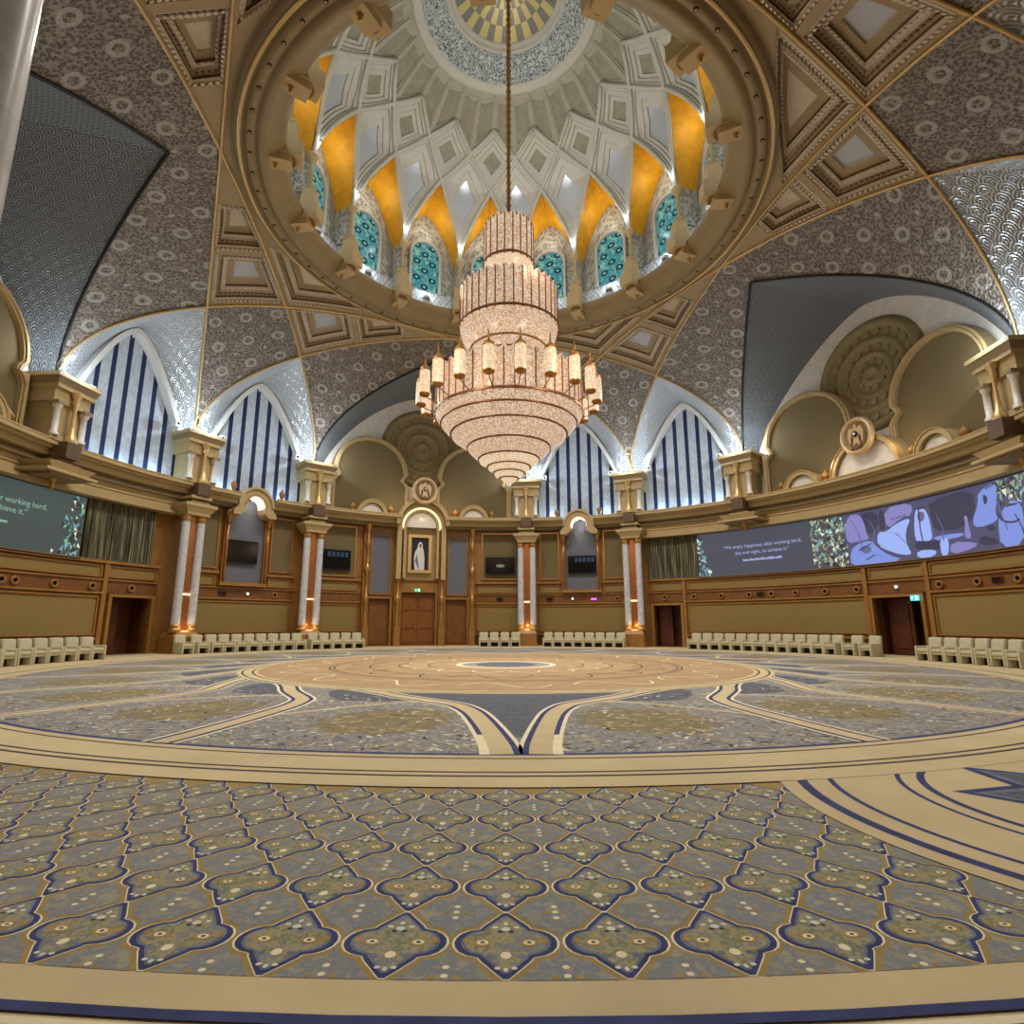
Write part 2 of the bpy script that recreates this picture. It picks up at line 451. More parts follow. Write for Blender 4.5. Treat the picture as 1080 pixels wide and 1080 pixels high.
for i in range(A0, A1):
    for j in range(NR):
        az = 180 + CW * i; r = 12.605 - RP * j
        put(az, r, quat, 2, 'cream_wool'); put(az, r, q_navy, 3, 'navy_wool'); put(az, r, q_fill, 4, 'blue_grey_wool'); put(az, r, q_in, 5, 'cell_wool')
        for s in (-1, 1):
            ell_(az, r, s * .21, -.01, .085, .06, 6, 'ochre_wool'); ell_(az, r, s * .21, -.01, .055, .035, 7, 'cream_wool'); ell_(az, r, s * .21, -.01, .024, .016, 8, 'dark_wool', 6)
            ell_(az, r, s * .35, .02, .035, .05, 6, 'ochre_wool', 7); ell_(az, r, s * .10, .23, .032, .02, 6, 'white_wool', 6); ell_(az, r, s * .05, .16, .03, .02, 6, 'dark_wool', 6)
            ell_(az, r, s * .07, -.36, .028, .022, 6, 'white_wool', 6); ell_(az, r, s * .13, -.20, .04, .03, 6, 'blue_grey_wool', 6)
        ell_(az, r, 0, .2, .045, .035, 6, 'white_wool', 7); ell_(az, r, 0, .29, .025, .03, 6, 'white_wool', 6); ell_(az, r, 0, -.19, .05, .05, 6, 'cream_wool', 8); ell_(az, r, 0, -.38, .022, .03, 6, 'white_wool', 6)
        az2 = az + CW / 2; r2 = r + RP / 2
        put(az2, r2, (diam if j else dhalf), 2, 'diamond_wool')
        for (u, v) in ((0, 0), (.09, 0), (-.09, 0), (0, .1), (0, -.1)) if j else ((0, .05), (.1, .03), (-.1, .03), (0, .16)):
            ell_(az2, r2, u, v, .035, .028, 3, 'cream_wool' if u == 0 else 'ochre_wool', 6)
# round side medallion in front of the opposite doors
sc_ = Vector((3.7, -11.25, 0))
def ring_at(c, r0, r1, z, m, n=96):
    cp.grid(lambda u, v: c + Vector(((r0 + (r1 - r0) * v) * cos(2 * pi * u), (r0 + (r1 - r0) * v) * sin(2 * pi * u), z)), n, 1, m, None, False)
ring_at(sc_, .01, 2.0, 9.5 * E3, 'tan_wool'); ring_at(sc_, 1.83, 1.895, 10.5 * E3, 'navy_wool'); ring_at(sc_, 1.665, 1.70, 10.5 * E3, 'navy_wool')
ring_at(sc_, 1.255, 1.285, 10.5 * E3, 'navy_wool'); ring_at(sc_, 1.12, 1.165, 10.5 * E3, 'navy_wool')
for i in range(8):
    t = radians(45 * i + 118)
    for w_, m_, z_, l0, l1 in ((.26, 'navy_wool', 10.5, .1, 1.04), (.21, 'blue_grey_wool', 11.5, .16, .93), (.17, 'petal_blue_wool', 12.5, .2, .86)):
        L = [sc_ + Vector((cos(t), sin(t), 0)) * l0]
        d = Vector((cos(t), sin(t), 0)); e = Vector((-d.y, d.x, 0))
        pts = [sc_ + d * l0, sc_ + d * (l0 + (l1 - l0) * .55) + e * w_, sc_ + d * l1, sc_ + d * (l0 + (l1 - l0) * .55) - e * w_]
        cp.poly([p + Vector((0, 0, z_ * E3)) for p in pts], m_)
# great central medallion
Z0 = 13 * E3
ann(.01, 10.87, Z0, 'tan_wool'); ann(10.59, 10.63, Z0 + E3, 'brown_wool'); ann(10.49, 10.525, Z0 + E3, 'brown_wool')
ann(10.09, 10.12, Z0 + E3, 'brown_wool'); ann(9.94, 10.0, Z0 + E3, 'navy_wool'); ann(.01, 9.94, Z0 + E3, 'medallion_wool')
prof = [(9.97, .85), (9.6, 1.05), (9.05, 1.6), (8.5, 2.3), (7.96, 3.2), (7.55, 4.3), (7.2, 5.9), (6.9, 9), (6.55, 13.5), (6.2, 18), (5.95, 23), (5.8, 30)]
def smooth_prof(pr, n=5):
    o = []
    for i in range(len(pr) - 1):
        p0 = pr[max(i - 1, 0)]; p1 = pr[i]; p2 = pr[i + 1]; p3 = pr[min(i + 2, len(pr) - 1)]
        for k in range(n):
            t = k / n
            o.append(tuple(.5 * (2 * p1[c] + (p2[c] - p0[c]) * t + (2 * p0[c] - 5 * p1[c] + 4 * p2[c] - p3[c]) * t * t + (3 * p1[c] - p0[c] - 3 * p2[c] + p3[c]) * t ** 3) for c in (0, 1)))
    return o + [pr[-1]]
sp = smooth_prof(prof)
NJ, DJ = 10, 17.2
for s in (1, -1):
    for j in range(NJ):
        base_ = 179.3 + s * DJ * j
        ell2 = lambda r, dl: P(r, base_ + s * dl, 0)
        # gold blob and blue lens
        for (rr, dd, m_, z_) in ((1.0, 4.9, 'petal_gold_wool', 2),):
            n = 44; cp.poly([ell2(8.45 + .80 * rr * (1 + .13 * sin(11 * 2 * pi * i / n)) * sin(2 * pi * i / n), 9.3 + dd * (1 + .11 * sin(13 * 2 * pi * i / n)) * cos(2 * pi * i / n) * .95) + Vector((0, 0, Z0 + z_ * E3)) for i in range(n)], m_)
        lens = [(6.0, 26), (6.05, 20), (6.35, 14.5), (6.85, 10.5), (7.1, 14), (7.15, 18.5), (6.75, 22.5), (6.35, 25.5)]
        cp.poly([ell2(r, dl) + Vector((0, 0, Z0 + 2 * E3)) for r, dl in lens], 'petal_blue_wool')
        strip([ell2(7.0 + 1.6 * t * t, 9 + 10 * t) for t in [i / 8 for i in range(9)]], .09, Z0 + 3 * E3, 'tan_wool')
        c_ = [P(r, base_ + s * dl, 0) for r, dl in sp]
        strip(c_, .36, Z0 + 4 * E3, 'cream_wool'); strip(c_, .20, Z0 + 4.5 * E3, 'tan_wool')
        for o_ in (-.115, .115):
            off = []
            for i, p in enumerate(c_):
                t = (c_[min(i + 1, len(c_) - 1)] - c_[max(i - 1, 0)]).normalized(); off.append(p + Vector((-t.y, t.x, 0)) * o_)
            if o_ * s > 0 and j == 0: off = [q for q in off if q.length < 9.2]
            strip(off, .05, Z0 + 5 * E3, 'navy_wool')
for i in range(3600):       # small woven sprigs scattered over the field
    r = 9.86 - 3.3 * random.random() ** 1.4; a_ = random.uniform(118, 242); q = random.uniform(0, pi); l_ = random.uniform(.03, .075); w_ = l_ * random.uniform(.3, .6)
    o = P(r, a_, Z0 + 2.6 * E3); d = Vector((cos(q), sin(q), 0)); e = Vector((-d.y, d.x, 0))
    cp.poly([o - d * l_, o + e * w_, o + d * l_, o - e * w_ * .4], random.choice(['white_wool', 'tan_wool', 'blue_grey_wool', 'brown_wool', 'white_wool', 'ochre_wool', 'diamond_wool']))
V_ = [P(r, 179.3 + dl - .6, Z0 + 3.5 * E3) for r, dl in sp if 6.2 < r < 9.3]
cp.poly(V_ + [P(r, 179.3 - dl + .6, Z0 + 3.5 * E3) for r, dl in sp[::-1] if 6.2 < r < 9.3], 'petal_blue_wool')
ann(.01, 6.1, Z0 + 6 * E3, 'tan_wool'); ann(5.98, 6.02, Z0 + 7 * E3, 'brown_wool'); ann(5.78, 5.82, Z0 + 7 * E3, 'brown_wool'); ann(.01, 5.7, Z0 + 7 * E3, 'rose_tan_wool')
for r in (4.2, 4.1, 3.3, 2.6, 1.9): ann(r, r + .035, Z0 + 8 * E3, 'brown_wool')
for i in range(16):
    t = 22.5 * i
    pts = [P(3.1 + .75 * sin(q * pi), t + 20 * (q - .5), 0) for q in [k / 12 for k in range(13)]]
    strip(pts, .04, Z0 + 9 * E3, 'brown_wool'); strip([P(2.0 + .5 * sin(q * pi), t + 11 + 20 * (q - .5), 0) for q in [k / 12 for k in range(13)]], .035, Z0 + 9 * E3, 'cream_wool')
    strip([P(4.9 + .4 * sin(q * 2 * pi), t + 18 * (q - .5), 0) for q in [k / 12 for k in range(13)]], .04, Z0 + 9 * E3, 'cream_wool')
ann(.01, 1.25, Z0 + 9 * E3, 'cream_wool'); ann(.01, 1.1, Z0 + 10 * E3, 'medallion_wool'); ann(.01, .75, Z0 + 11 * E3, 'petal_blue_wool')
tag(cp.build('carpet', loc=Vector((0, 0, 0))), 'wall-to-wall carpet with a great floral medallion ringed by tan bands and quatrefoil lattice', 'carpet')

# ------------------------------------------------------------------ vault
EA, EB = 179.3, .4268
def ellz(R): return 8.05 + EB * sqrt(max(0., EA - R * R))
RR = [13.39 * i / 400 for i in range(401)]; LL = [0.] * 401
for i in range(399, -1, -1): LL[i] = LL[i + 1] + hypot(RR[i + 1] - RR[i], ellz(RR[i]) - ellz(RR[i + 1]))
def alen(R): return LL[min(400, max(0, int(R / 13.39 * 400)))]
def pl(R, k): a = radians(K(k)); return Vector((R * sin(a), R * cos(a)))
def lift(p, dz=0.): return Vector((p.x, p.y, ellz(p.length) + dz))
def bil(c, u, v): return (c[0] * (1 - u) + c[1] * u) * (1 - v) + (c[3] * (1 - u) + c[2] * u) * v
ped = lambda k: pl(13.385, k)
XX = lambda k: pl(10.52, k)
YY = lambda k: pl(8.95, k)
ZZ = lambda k: pl(7.59, k)
LX = lambda k: pl(8.72, k)
ceiling = empty('ceiling', (0, 0, 8), 'structure')
def skin(c, kc, n=18):
    az = K(kc)
    def uf(u, v):
        p = bil(c, ease(u), ease(v)); R = p.length; a = atan2(p.x, p.y) - radians(az)
        return (R * sin(a), alen(R))
    b = MB(); b.grid(lambda u, v: lift(bil(c, ease(u), ease(v))), n, n, 'vault_skin', uf)
    o = b.build('vault_panel', ceiling); o['kind'] = 'structure'
def ease(t): return t ** 1.35
def coffer(c, mirror, depth=.42):
    cen = sum(c, Vector((0, 0))) / len(c); n = len(c); b = MB()
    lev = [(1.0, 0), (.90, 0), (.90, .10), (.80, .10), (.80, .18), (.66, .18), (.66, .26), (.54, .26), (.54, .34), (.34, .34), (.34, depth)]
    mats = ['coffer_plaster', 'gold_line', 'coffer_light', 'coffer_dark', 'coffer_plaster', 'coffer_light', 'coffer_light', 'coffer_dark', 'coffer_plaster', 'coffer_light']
    L = lambda p, s: cen + (p - cen) * s
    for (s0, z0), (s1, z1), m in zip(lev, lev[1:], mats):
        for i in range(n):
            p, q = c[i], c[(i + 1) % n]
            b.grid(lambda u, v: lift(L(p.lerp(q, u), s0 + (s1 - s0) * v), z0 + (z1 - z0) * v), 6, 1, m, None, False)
    for s0, zz in ((.855, 0), (.73, .18), (.6, .26)):       # rows of small dentils
        for i in range(n):
            p, q = L(c[i], s0), L(c[(i + 1) % n], s0); k = max(3, int((q - p).length / .13))
            for j in range(k):
                a = p.lerp(q, (j + .25) / k); d = p.lerp(q, (j + .75) / k); w = (cen - a).normalized() * .055
                b.hexa([lift(a, zz - .035), lift(d, zz - .035), lift(d + w, zz - .035), lift(a + w, zz - .035), lift(a, zz + .01), lift(d, zz + .01), lift(d + w, zz + .01), lift(a + w, zz + .01)], 'coffer_light' if s0 != .73 else 'coffer_dark')
    if not mirror: b.poly([lift(L(p, .34), depth) for p in c], 'coffer_light')
    o = b.build('coffer', ceiling); o['kind'] = 'structure'
    if mirror:
        b = MB(); b.poly([lift(L(p, .34), depth - .01) for p in c], 'mirror'); o2 = b.build('mirror_panel', o); o2['kind'] = 'structure'
def plain(c, m='coffer_plaster', n=8):
    b = MB(); b.grid(lambda u, v: lift(bil(c, u, v)), n, n, m); o = b.build('plain_panel', ceiling); o['kind'] = 'structure'
for q in range(4):
    k = 4 * q + 2
    skin([ped(k), XX(k - .5), YY(k), XX(k + .5)], k)
    for s in (-1, 1):
        kc = 4 * q
        skin([ped(kc + s), XX(kc + 1.5 * s), ZZ(kc), LX(kc)], kc)
        # coffer strip from the crossing towards the ring
        x, y, z = XX(k + .5 * s), YY(k), ZZ(k + 2 * s)
        c0 = [x, y, y.lerp(z, .37), x.lerp(z, .37)]; c1 = [x.lerp(z, .37), y.lerp(z, .37), y.lerp(z, .70), x.lerp(z, .70)]
        coffer(c0, True); coffer(c1, False, .38)
        plain([x.lerp(z, .70), y.lerp(z, .70), z, z])
        g = y.lerp(z, .48); rk = lambda t: pl(7.1, t)
        b = MB(); b.grid(lambda u, v: lift(g.lerp(z, u).lerp(rk(k + s * (.0 + 2 * u)), v)), 10, 4, 'coffer_plaster'); o = b.build('plain_panel', ceiling); o['kind'] = 'structure'
    coffer([YY(k), YY(k).lerp(ZZ(k - 2), .48), pl(7.12, k), YY(k).lerp(ZZ(k + 2), .48)], False, .36)
for q in range(4):
    for h in (-.5, .5):
        n0 = 4 * q + h
        pts = []
        for i in range(61):
            s = 11.13 * sin(radians(-90 + 3 * i)); R = hypot(7.44, s); a = K(n0) + degrees(atan2(s, 7.44))
            pts.append(P(R, a, ellz(min(R, 13.39)) - .03))
        b = MB(); b.tube(pts, .04, 'gold_line', 6); o = b.build('rib', ceiling); o['kind'] = 'structure'
    for s in (-1, 1):
        p, z = ped(4 * q + s), LX(4 * q)
        b = MB(); b.tube([lift(p.lerp(z, ease(i / 30)), -.02) for i in range(31)], .045, 'dark_metal', 6); o = b.build('arch_edge', ceiling); o['kind'] = 'structure'
# reveals of the lunettes
def lunz(a): x = min(1, abs(a) / 20.7); return 7.95 + 4.5 * max(0, 1 - x ** 1.6) ** .75
def winz(a): x = min(1, abs(a) / 9.4); return 7.8 + 3.35 * max(0, 1 - x ** 1.6)
LUN_C = [0, 4, -4]; WIN_C = [-2.5, -1.5, 1.5, 2.5]
for k in [0, 4, 8, 12]:
    for s in (-1, 1):
        p, z = ped(k + s), LX(k)
        def fn(u, v):
            e = lift(p.lerp(z, ease(u))); w = P(13.74, K(k) + s * 20.7 * (1 - u), lunz(20.7 * (1 - u))); return e.lerp(w, v)
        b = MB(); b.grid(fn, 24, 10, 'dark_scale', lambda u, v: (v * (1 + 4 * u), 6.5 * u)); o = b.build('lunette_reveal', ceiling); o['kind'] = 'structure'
for k in [1.5, 2.5, 5.5, 6.5, 9.5, 10.5, 13.5, 14.5]:
    for s in (-1, 1):
        p, z = ped(k + .5 * s), XX(k)
        def fn(u, v):
            e = lift(p.lerp(z, ease(u))); w = P(13.5, K(k) + s * 9.4 * (1 - u), winz(9.4 * (1 - u))); return e.lerp(w, v)
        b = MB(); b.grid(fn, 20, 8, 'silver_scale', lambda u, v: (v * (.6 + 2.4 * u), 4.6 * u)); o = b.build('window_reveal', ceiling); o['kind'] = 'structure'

# ------------------------------------------------------------------ drum and dome above the ring
dome = empty('dome', (0, 0, 12.6), 'structure')
def dpart(b, name, par=None): o = b.build(name, par or dome); o['kind'] = 'structure'; return o
b = MB()
b.lathe([(7.3, 12.95), (7.25, 12.68), (7.1, 12.62), (7.05, 12.7), (6.98, 12.7), (6.95, 12.6), (6.8, 12.62), (6.76, 12.72), (6.7, 12.72), (6.66, 12.62), (6.5, 12.66), (6.46, 12.78), (6.2, 12.95), (6.1, 13.0), (6.05, 13.14), (6.12, 13.2), (6.75, 13.22)], 0, 0, 'plaster_dark', 128, 1, True)
b.lathe([(7.16, 12.60), (7.12, 12.57), (7.08, 12.6)], 0, 0, 'gold_line', 128)
ring_o = dpart(b, 'ring_moulding')
b = MB()
for i in range(64):
    a = K(.125 + i * .25); b.lathe([(.001, 12.58), (.05, 12.58), (.06, 12.64)], 6.88, a, 'dark_metal', 8); b.lathe([(.001, 12.575), (.03, 12.575)], 6.88, a, 'gilt', 8)
dpart(b, 'ring_studs', ring_o)
b = MB(); b.lathe([(6.15, 13.2), (6.3, 13.3), (6.62, 14.0), (6.75, 14.05)], 0, 0, 'inlaid_ledge', 128, 1); dpart(b, 'ledge')
DZ = [(6.03, 15.34), (5.86, 16.1), (5.55, 17.1), (5.18, 17.95), (4.42, 18.85), (3.82, 19.5), (2.9, 20.35)]
def dR(z):
    for (r0, z0), (r1, z1) in zip(DZ, DZ[1:]):
        if z <= z1: return r0 + (r1 - r0) * (z - z0) / (z1 - z0)
    return DZ[-1][0]
def hw(z):      # half opening of the fan above a column, in bays
    t = min(1, max(0, (z - 15.34) / (17.95 - 15.34))); return .015 + .485 * (t ** 1.75)
D = lambda k, z, dz=0.: P(dR(z) + dz, K(k), z)
wallz = lambda x: 15.3 + 2.2 * max(0, 1 - min(1, abs(x) / .5) ** 1.7)      # carved wall outline
def framed(name, fn, m_frame, m_panel, m_mid=None, levels=None, mirror=False):
    """a coffer on a curved patch: fn(u, v, dz)"""
    b = MB(); lv = levels or [(0, 0), (.10, 0), (.10, .07), (.2, .07), (.2, .13), (.3, .13), (.3, .19)]
    mm = [m_frame, m_mid or m_frame] * 4
    for i in range(len(lv) - 1):
        (s0, z0), (s1, z1) = lv[i], lv[i + 1]; m = mm[i]
        for side in range(4):
            def g(u, v):
                s = s0 + (s1 - s0) * v; dz = z0 + (z1 - z0) * v; t = s + (1 - 2 * s) * u
                uu, vv = ((t, s), (1 - s, t), (1 - t, 1 - s), (s, 1 - t))[side]; return fn(uu, vv, dz)
            b.grid(g, 6, 1, m, None, False)
    s, z = lv[-1]
    o = None
    if not mirror: b.grid(lambda u, v: fn(s + (1 - 2 * s) * u, s + (1 - 2 * s) * v, z), 5, 5, m_panel)
    o = dpart(b, name)
    if mirror:
        b = MB(); b.grid(lambda u, v: fn(s + (1 - 2 * s) * u, s + (1 - 2 * s) * v, z - .01), 4, 4, m_panel); dpart(b, 'mirror_panel', o)
for k in range(16):
    # colonnette with bracket below
    b = MB(); a = K(k)
    b.lathe([(.15, 13.95), (.17, 14.0), (.09, 14.08), (.065, 14.15), (.06, 15.02), (.09, 15.08), (.17, 15.14), (.2, 15.22), (.17, 15.32), (.1, 15.36), (.001, 15.36)], 6.03, a, 'plaster', 12)
    for t in range(4):
        q = pi / 4 + t * pi / 2; b.lathe([(.001, 13.92), (.07, 13.95), (.09, 14.02), (.07, 14.09), (.001, 14.12)], 6.03, a, 'plaster', 8, off=(.17 * cos(q), .17 * sin(q)))
    dpart(b, 'colonnette')
    b = MB(); b.lbox(6.0, a, 13.35, 13.95, .22, .24, 'plaster', (.17, .18)); b.lbox(6.0, a, 12.95, 13.4, .25, .36, 'plaster'); b.lbox(6.2, a, 12.75, 12.98, .2, .3, 'plaster')
    b.lathe([(.16, 12.95), (.2, 12.9), (.18, 12.86), (.12, 12.9), (.001, 12.93)], 5.98, a, 'oak_dark', 14)
    b.lathe([(.001, 12.6), (.05, 12.63), (.04, 12.7), (.08, 12.76)], 6.3, a, 'gilt', 8)
    dpart(b, 'bracket')
    # fan panel over the column, lower half between curved ribs then upper half to the crossing
    def fan(u, v, dz):
        z = 15.36 + (18.85 - 15.36) * v
        h = hw(z) if z <= 17.95 else .5 * (18.85 - z) / .9
        return D(k + (2 * u - 1) * h, z, dz)
    def fan4(u, v, dz):     # four sided: column, apex, crossing, apex
        z_c = 15.4
        e = lambda s, t: (k + s * hw(z_c + (17.95 - z_c) * t), z_c + (17.95 - z_c) * t)
        # u along right lower rib, v along left lower rib
        kr, zr = e(1, u); kl, zl = e(-1, v)
        kk = kr + kl - k; zz = z_c + (zr - z_c) + (zl - z_c) if False else None
        w = u * v
        zz = z_c + (17.95 - z_c) * (u + v - u * v) + (18.85 - 17.95) * w
        return D(kk, zz, dz)
    framed('kite_coffer', fan4, 'drum_white', 'mirror', 'dome_plaster', [(0, 0), (.09, 0), (.09, .06), (.19, .06), (.19, .1), (.27, .1), (.27, .16)], True)
    def dia(u, v, dz):
        A_, B_, C_, D_ = (k + .5, 17.95), (k + 1, 18.85), (k + .5, 19.5), (k, 18.85)
        p = [(A_[i] * (1 - u) + B_[i] * u) * (1 - v) + (D_[i] * (1 - u) + C_[i] * u) * v for i in (0, 1)]
        return D(p[0], p[1], dz)
    framed('diamond_coffer', dia, 'drum_white', 'dome_panel', 'dome_plaster')
    for s in (-1, 1):
        def lp(u, v, dz):
            zb = 18.85 + .65 * (u if s > 0 else 1 - u); zt = 20.32
            return D(k + (.5 * u if s > 0 else -.5 + .5 * u), zb + (zt - zb) * v, dz)
        framed('long_panel', lp, 'dome_plaster', 'dome_panel', 'dome_plaster', [(0, 0), (.08, 0), (.1, .05), (.16, .05), (.18, .1)])
    for s in (-1, 1):
        pts = []
        for i in range(25):
            z = 15.3 + (17.95 - 15.3) * i / 24; pts.append(D(k + s * hw(z), z, -.04))
        for i in range(1, 9):
            z = 17.95 + 1.55 * i / 8
            pts.append(D(k + s * (.5 + .5 * min(1, (z - 17.95) / .9) + .5 * max(0, (z - 18.85) / .65)), z, -.04))
        b = MB(); b.tube(pts, [.05 + .03 * min(1, i / 20) for i in range(len(pts))], 'drum_white', 6); dpart(b, 'rib')
    # niche: gold reveal, carved wall
    kc = k + .5
    for s in (-1, 1):
        def rev(u, v):
            z = 15.36 + (17.93 - 15.36) * u; e = D(k + .5 + s * (.5 - hw(z)), z, .06)
            w = P(6.78, K(kc + s * .49 * (1 - u)), wallz(.49 * (1 - u))); return e.lerp(w, v)
        b = MB(); b.grid(rev, 16, 6, 'gold_leaf'); dpart(b, 'gilded_reveal')
        b = MB(); b.grid(lambda u, v: P(6.08 + .7 * v, K(kc + s * .485), 14.0 + 1.36 * u), 2, 2, 'carved_plaster', lambda u, v: (v, u * 1.4)); dpart(b, 'reveal_side')
    b = MB(); b.grid(lambda u, v: P(6.76, K(kc + .5 * (2 * u - 1)), 14.0 + (wallz(.5 * (2 * u - 1)) - 14.0) * v), 24, 10, 'carved_plaster', lambda u, v: (u * 2.6, v * 3.3)); dpart(b, 'carved_wall')
    # light spots on the ledge
    b = MB(); b.lathe([(.13, 0), (.13, .1), (.09, .12), (.05, .1), (.001, .1)], 6.4, K(kc), 'white_paint', 12); 
    for v_ in b.v: v_.z += 13.55
    b.lathe([(.001, 13.675), (.06, 13.675)], 6.4, K(kc), 'black_gloss', 10)
    dpart(b, 'ledge_spotlight')
b = MB()
b.lathe([(3.0, 20.28), (2.95, 20.2), (2.85, 20.22), (2.8, 20.3), (2.72, 20.28), (2.66, 20.36)], 0, 0, 'drum_white', 96)
b.lathe([(2.66, 20.36), (2.3, 20.62), (1.95, 20.86)], 0, 0, 'arabesque', 96, 2.3)
b.lathe([(1.95, 20.86), (1.9, 20.8), (1.82, 20.84), (1.78, 20.95), (1.72, 20.93), (1.68, 21.0)], 0, 0, 'drum_white', 96)
dpart(b, 'crown_ring')
b = MB(); b.lathe([(1.68, 21.0), (1.2, 21.3), (.6, 21.45), (.001, 21.5)], 0, 0, 'crown_mosaic', 48, 2.0); dpart(b, 'crown')
WN = 5
for k in range(16):
    if k in (8, 9, 10, 7): continue
    w = empty('window_%d' % WN, P(6.7, K(k + .5), 14.05), 'structure'); WN += 1
    ac = K(k + .5); X2 = lambda x: x * 13.6 / 6.7
    o_ = [(X2(x), z) for x, z in [(.68, 14.05)] + arc(0, 15.55, .68, 0, 180, 18, .72) + [(-.68, 14.05)]]
    i_ = [(X2(x), z) for x, z in [(.58, 14.05)] + arc(0, 15.55, .58, 0, 180, 18, .62) + [(-.58, 14.05)]]
    b = MB(); b.wband(i_, o_, ac, 6.6, 6.76, 'drum_white'); o = b.build('window_frame', w); o['kind'] = 'structure'
    gx = [(.58, 14.05)] + arc(0, 15.55, .58, 0, 180, 18, .62) + [(-.58, 14.05)]
    b = MB(); kk = b.mat('stained_glass'); b.v += [P(6.72, ac + degrees(x / 6.7), z) for x, z in gx]; b.face(list(range(len(gx))), kk, [(x, z) for x, z in gx])
    o = b.build('stained_pane', w); o['kind'] = 'structure'

# ------------------------------------------------------------------ walls
RW = 13.72
walls = {'left': (-126, -64), 'back': (-64, 28.4), 'right': (28.4, 128)}
DOORS = {'left': [(-72.2, -66.3, 1.88)], 'back': [(-28.1, -23.8, 2.18), (-21.5, -14.6, 2.5), (-12.5, -8.1, 2.18)], 'right': [(30.0, 35.2, 1.84), (68.1, 75.1, 1.88)]}
W = {}
for nm, (a0, a1) in walls.items():
    b = MB(); cur = a0
    for d0, d1, zt in DOORS[nm]:
        b.cbox(cur, d0, 0, 6.2, RW, 14.0, 'oak'); b.cbox(d0, d1, zt, 6.2, RW, 14.0, 'oak'); cur = d1
    b.cbox(cur, a1, 0, 6.2, RW, 14.0, 'oak')
    W[nm] = b.build('wall_' + nm, loc=P(RW, (a0 + a1) / 2, 0), kind='structure')
def wp(nm, name, fn, par=None):
    b = MB(); fn(b); o = b.build(name, par or W[nm]); o['kind'] = 'structure'; return o
def frame(b, a0, a1, z0, z1, t=.05, m='gilt', R=13.62):
    da = degrees(t / 13.6)
    b.cbox(a0, a1, z0, z0 + t, R, RW, m); b.cbox(a0, a1, z1 - t, z1, R, RW, m); b.cbox(a0, a0 + da, z0, z1, R, RW, m); b.cbox(a1 - da, a1, z0, z1, R, RW, m)
def panel(nm, name, a0, a1, z0, z1, m, fm='gilt', t=.05):
    wp(nm, name, lambda b: b.cbox(a0, a1, z0, z1, 13.67, RW + .02, m)); wp(nm, name + '_frame', lambda b: frame(b, a0, a1, z0, z1, t, fm))
def rows(nm, a0, a1, small=True, big=True, niche=None):
    segs = [(a0, a1)] if niche is None else [(a0, niche - 4.2), (niche + 4.2, a1)]
    wp(nm, 'skirting', lambda b: (b.cbox(a0, a1, 0, .5, 13.64, RW, 'oak_red'), b.cbox(a0, a1, .5, .58, 13.6, RW, 'oak')))
    if big: panel(nm, 'fabric_panel', a0 + .5, a1 - .5, .66, 1.9, 'chevron_fabric')
    wp(nm, 'rail', lambda b: (b.cbox(a0, a1, 1.96, 2.02, 13.58, RW, 'gilt'), b.cbox(a0, a1, 2.4, 2.45, 13.6, RW, 'oak'), [b.cbox(e, f, 2.95, 3.05, 13.55, RW, 'oak') for e, f in segs]))
    wp(nm, 'wood_band', lambda b: b.cbox(a0, a1, 2.02, 2.4, 13.66, RW, 'oak_dark'))
    if small: panel(nm, 'small_panel', a0 + .5, a1 - .5, 2.5, 2.9, 'chevron_fabric', 'oak')
# screen sides
rows('right', 36.0, 67.4); rows('right', 76.2, 113.0); rows('left', -113, -73.4)
for nm, a0, a1 in (('right', 29.0, 36.0), ('right', 67.4, 76.2), ('left', -73.4, -65.4)):
    wp(nm, 'rail', lambda b: (b.cbox(a0, a1, 2.4, 2.45, 13.6, RW, 'oak'), b.cbox(a0, a1, 2.95, 3.05, 13.55, RW, 'oak')))
    panel(nm, 'small_panel', a0 + .4, a1 - .4, 2.5, 2.9, 'chevron_fabric', 'oak')
    wp(nm, 'wood_band', lambda b: b.cbox(a0, a1, 2.0, 2.4, 13.67, RW, 'oak_dark'))
for a in (67.2, 76.3, 36.0): wp('right', 'pilaster', lambda b: b.cbox(a - .3, a + .3, 0, 3.0, 13.58, RW, 'oak'))
wp('left', 'pilaster', lambda b: b.cbox(-73.7, -73.1, 0, 3.0, 13.58, RW, 'oak'))
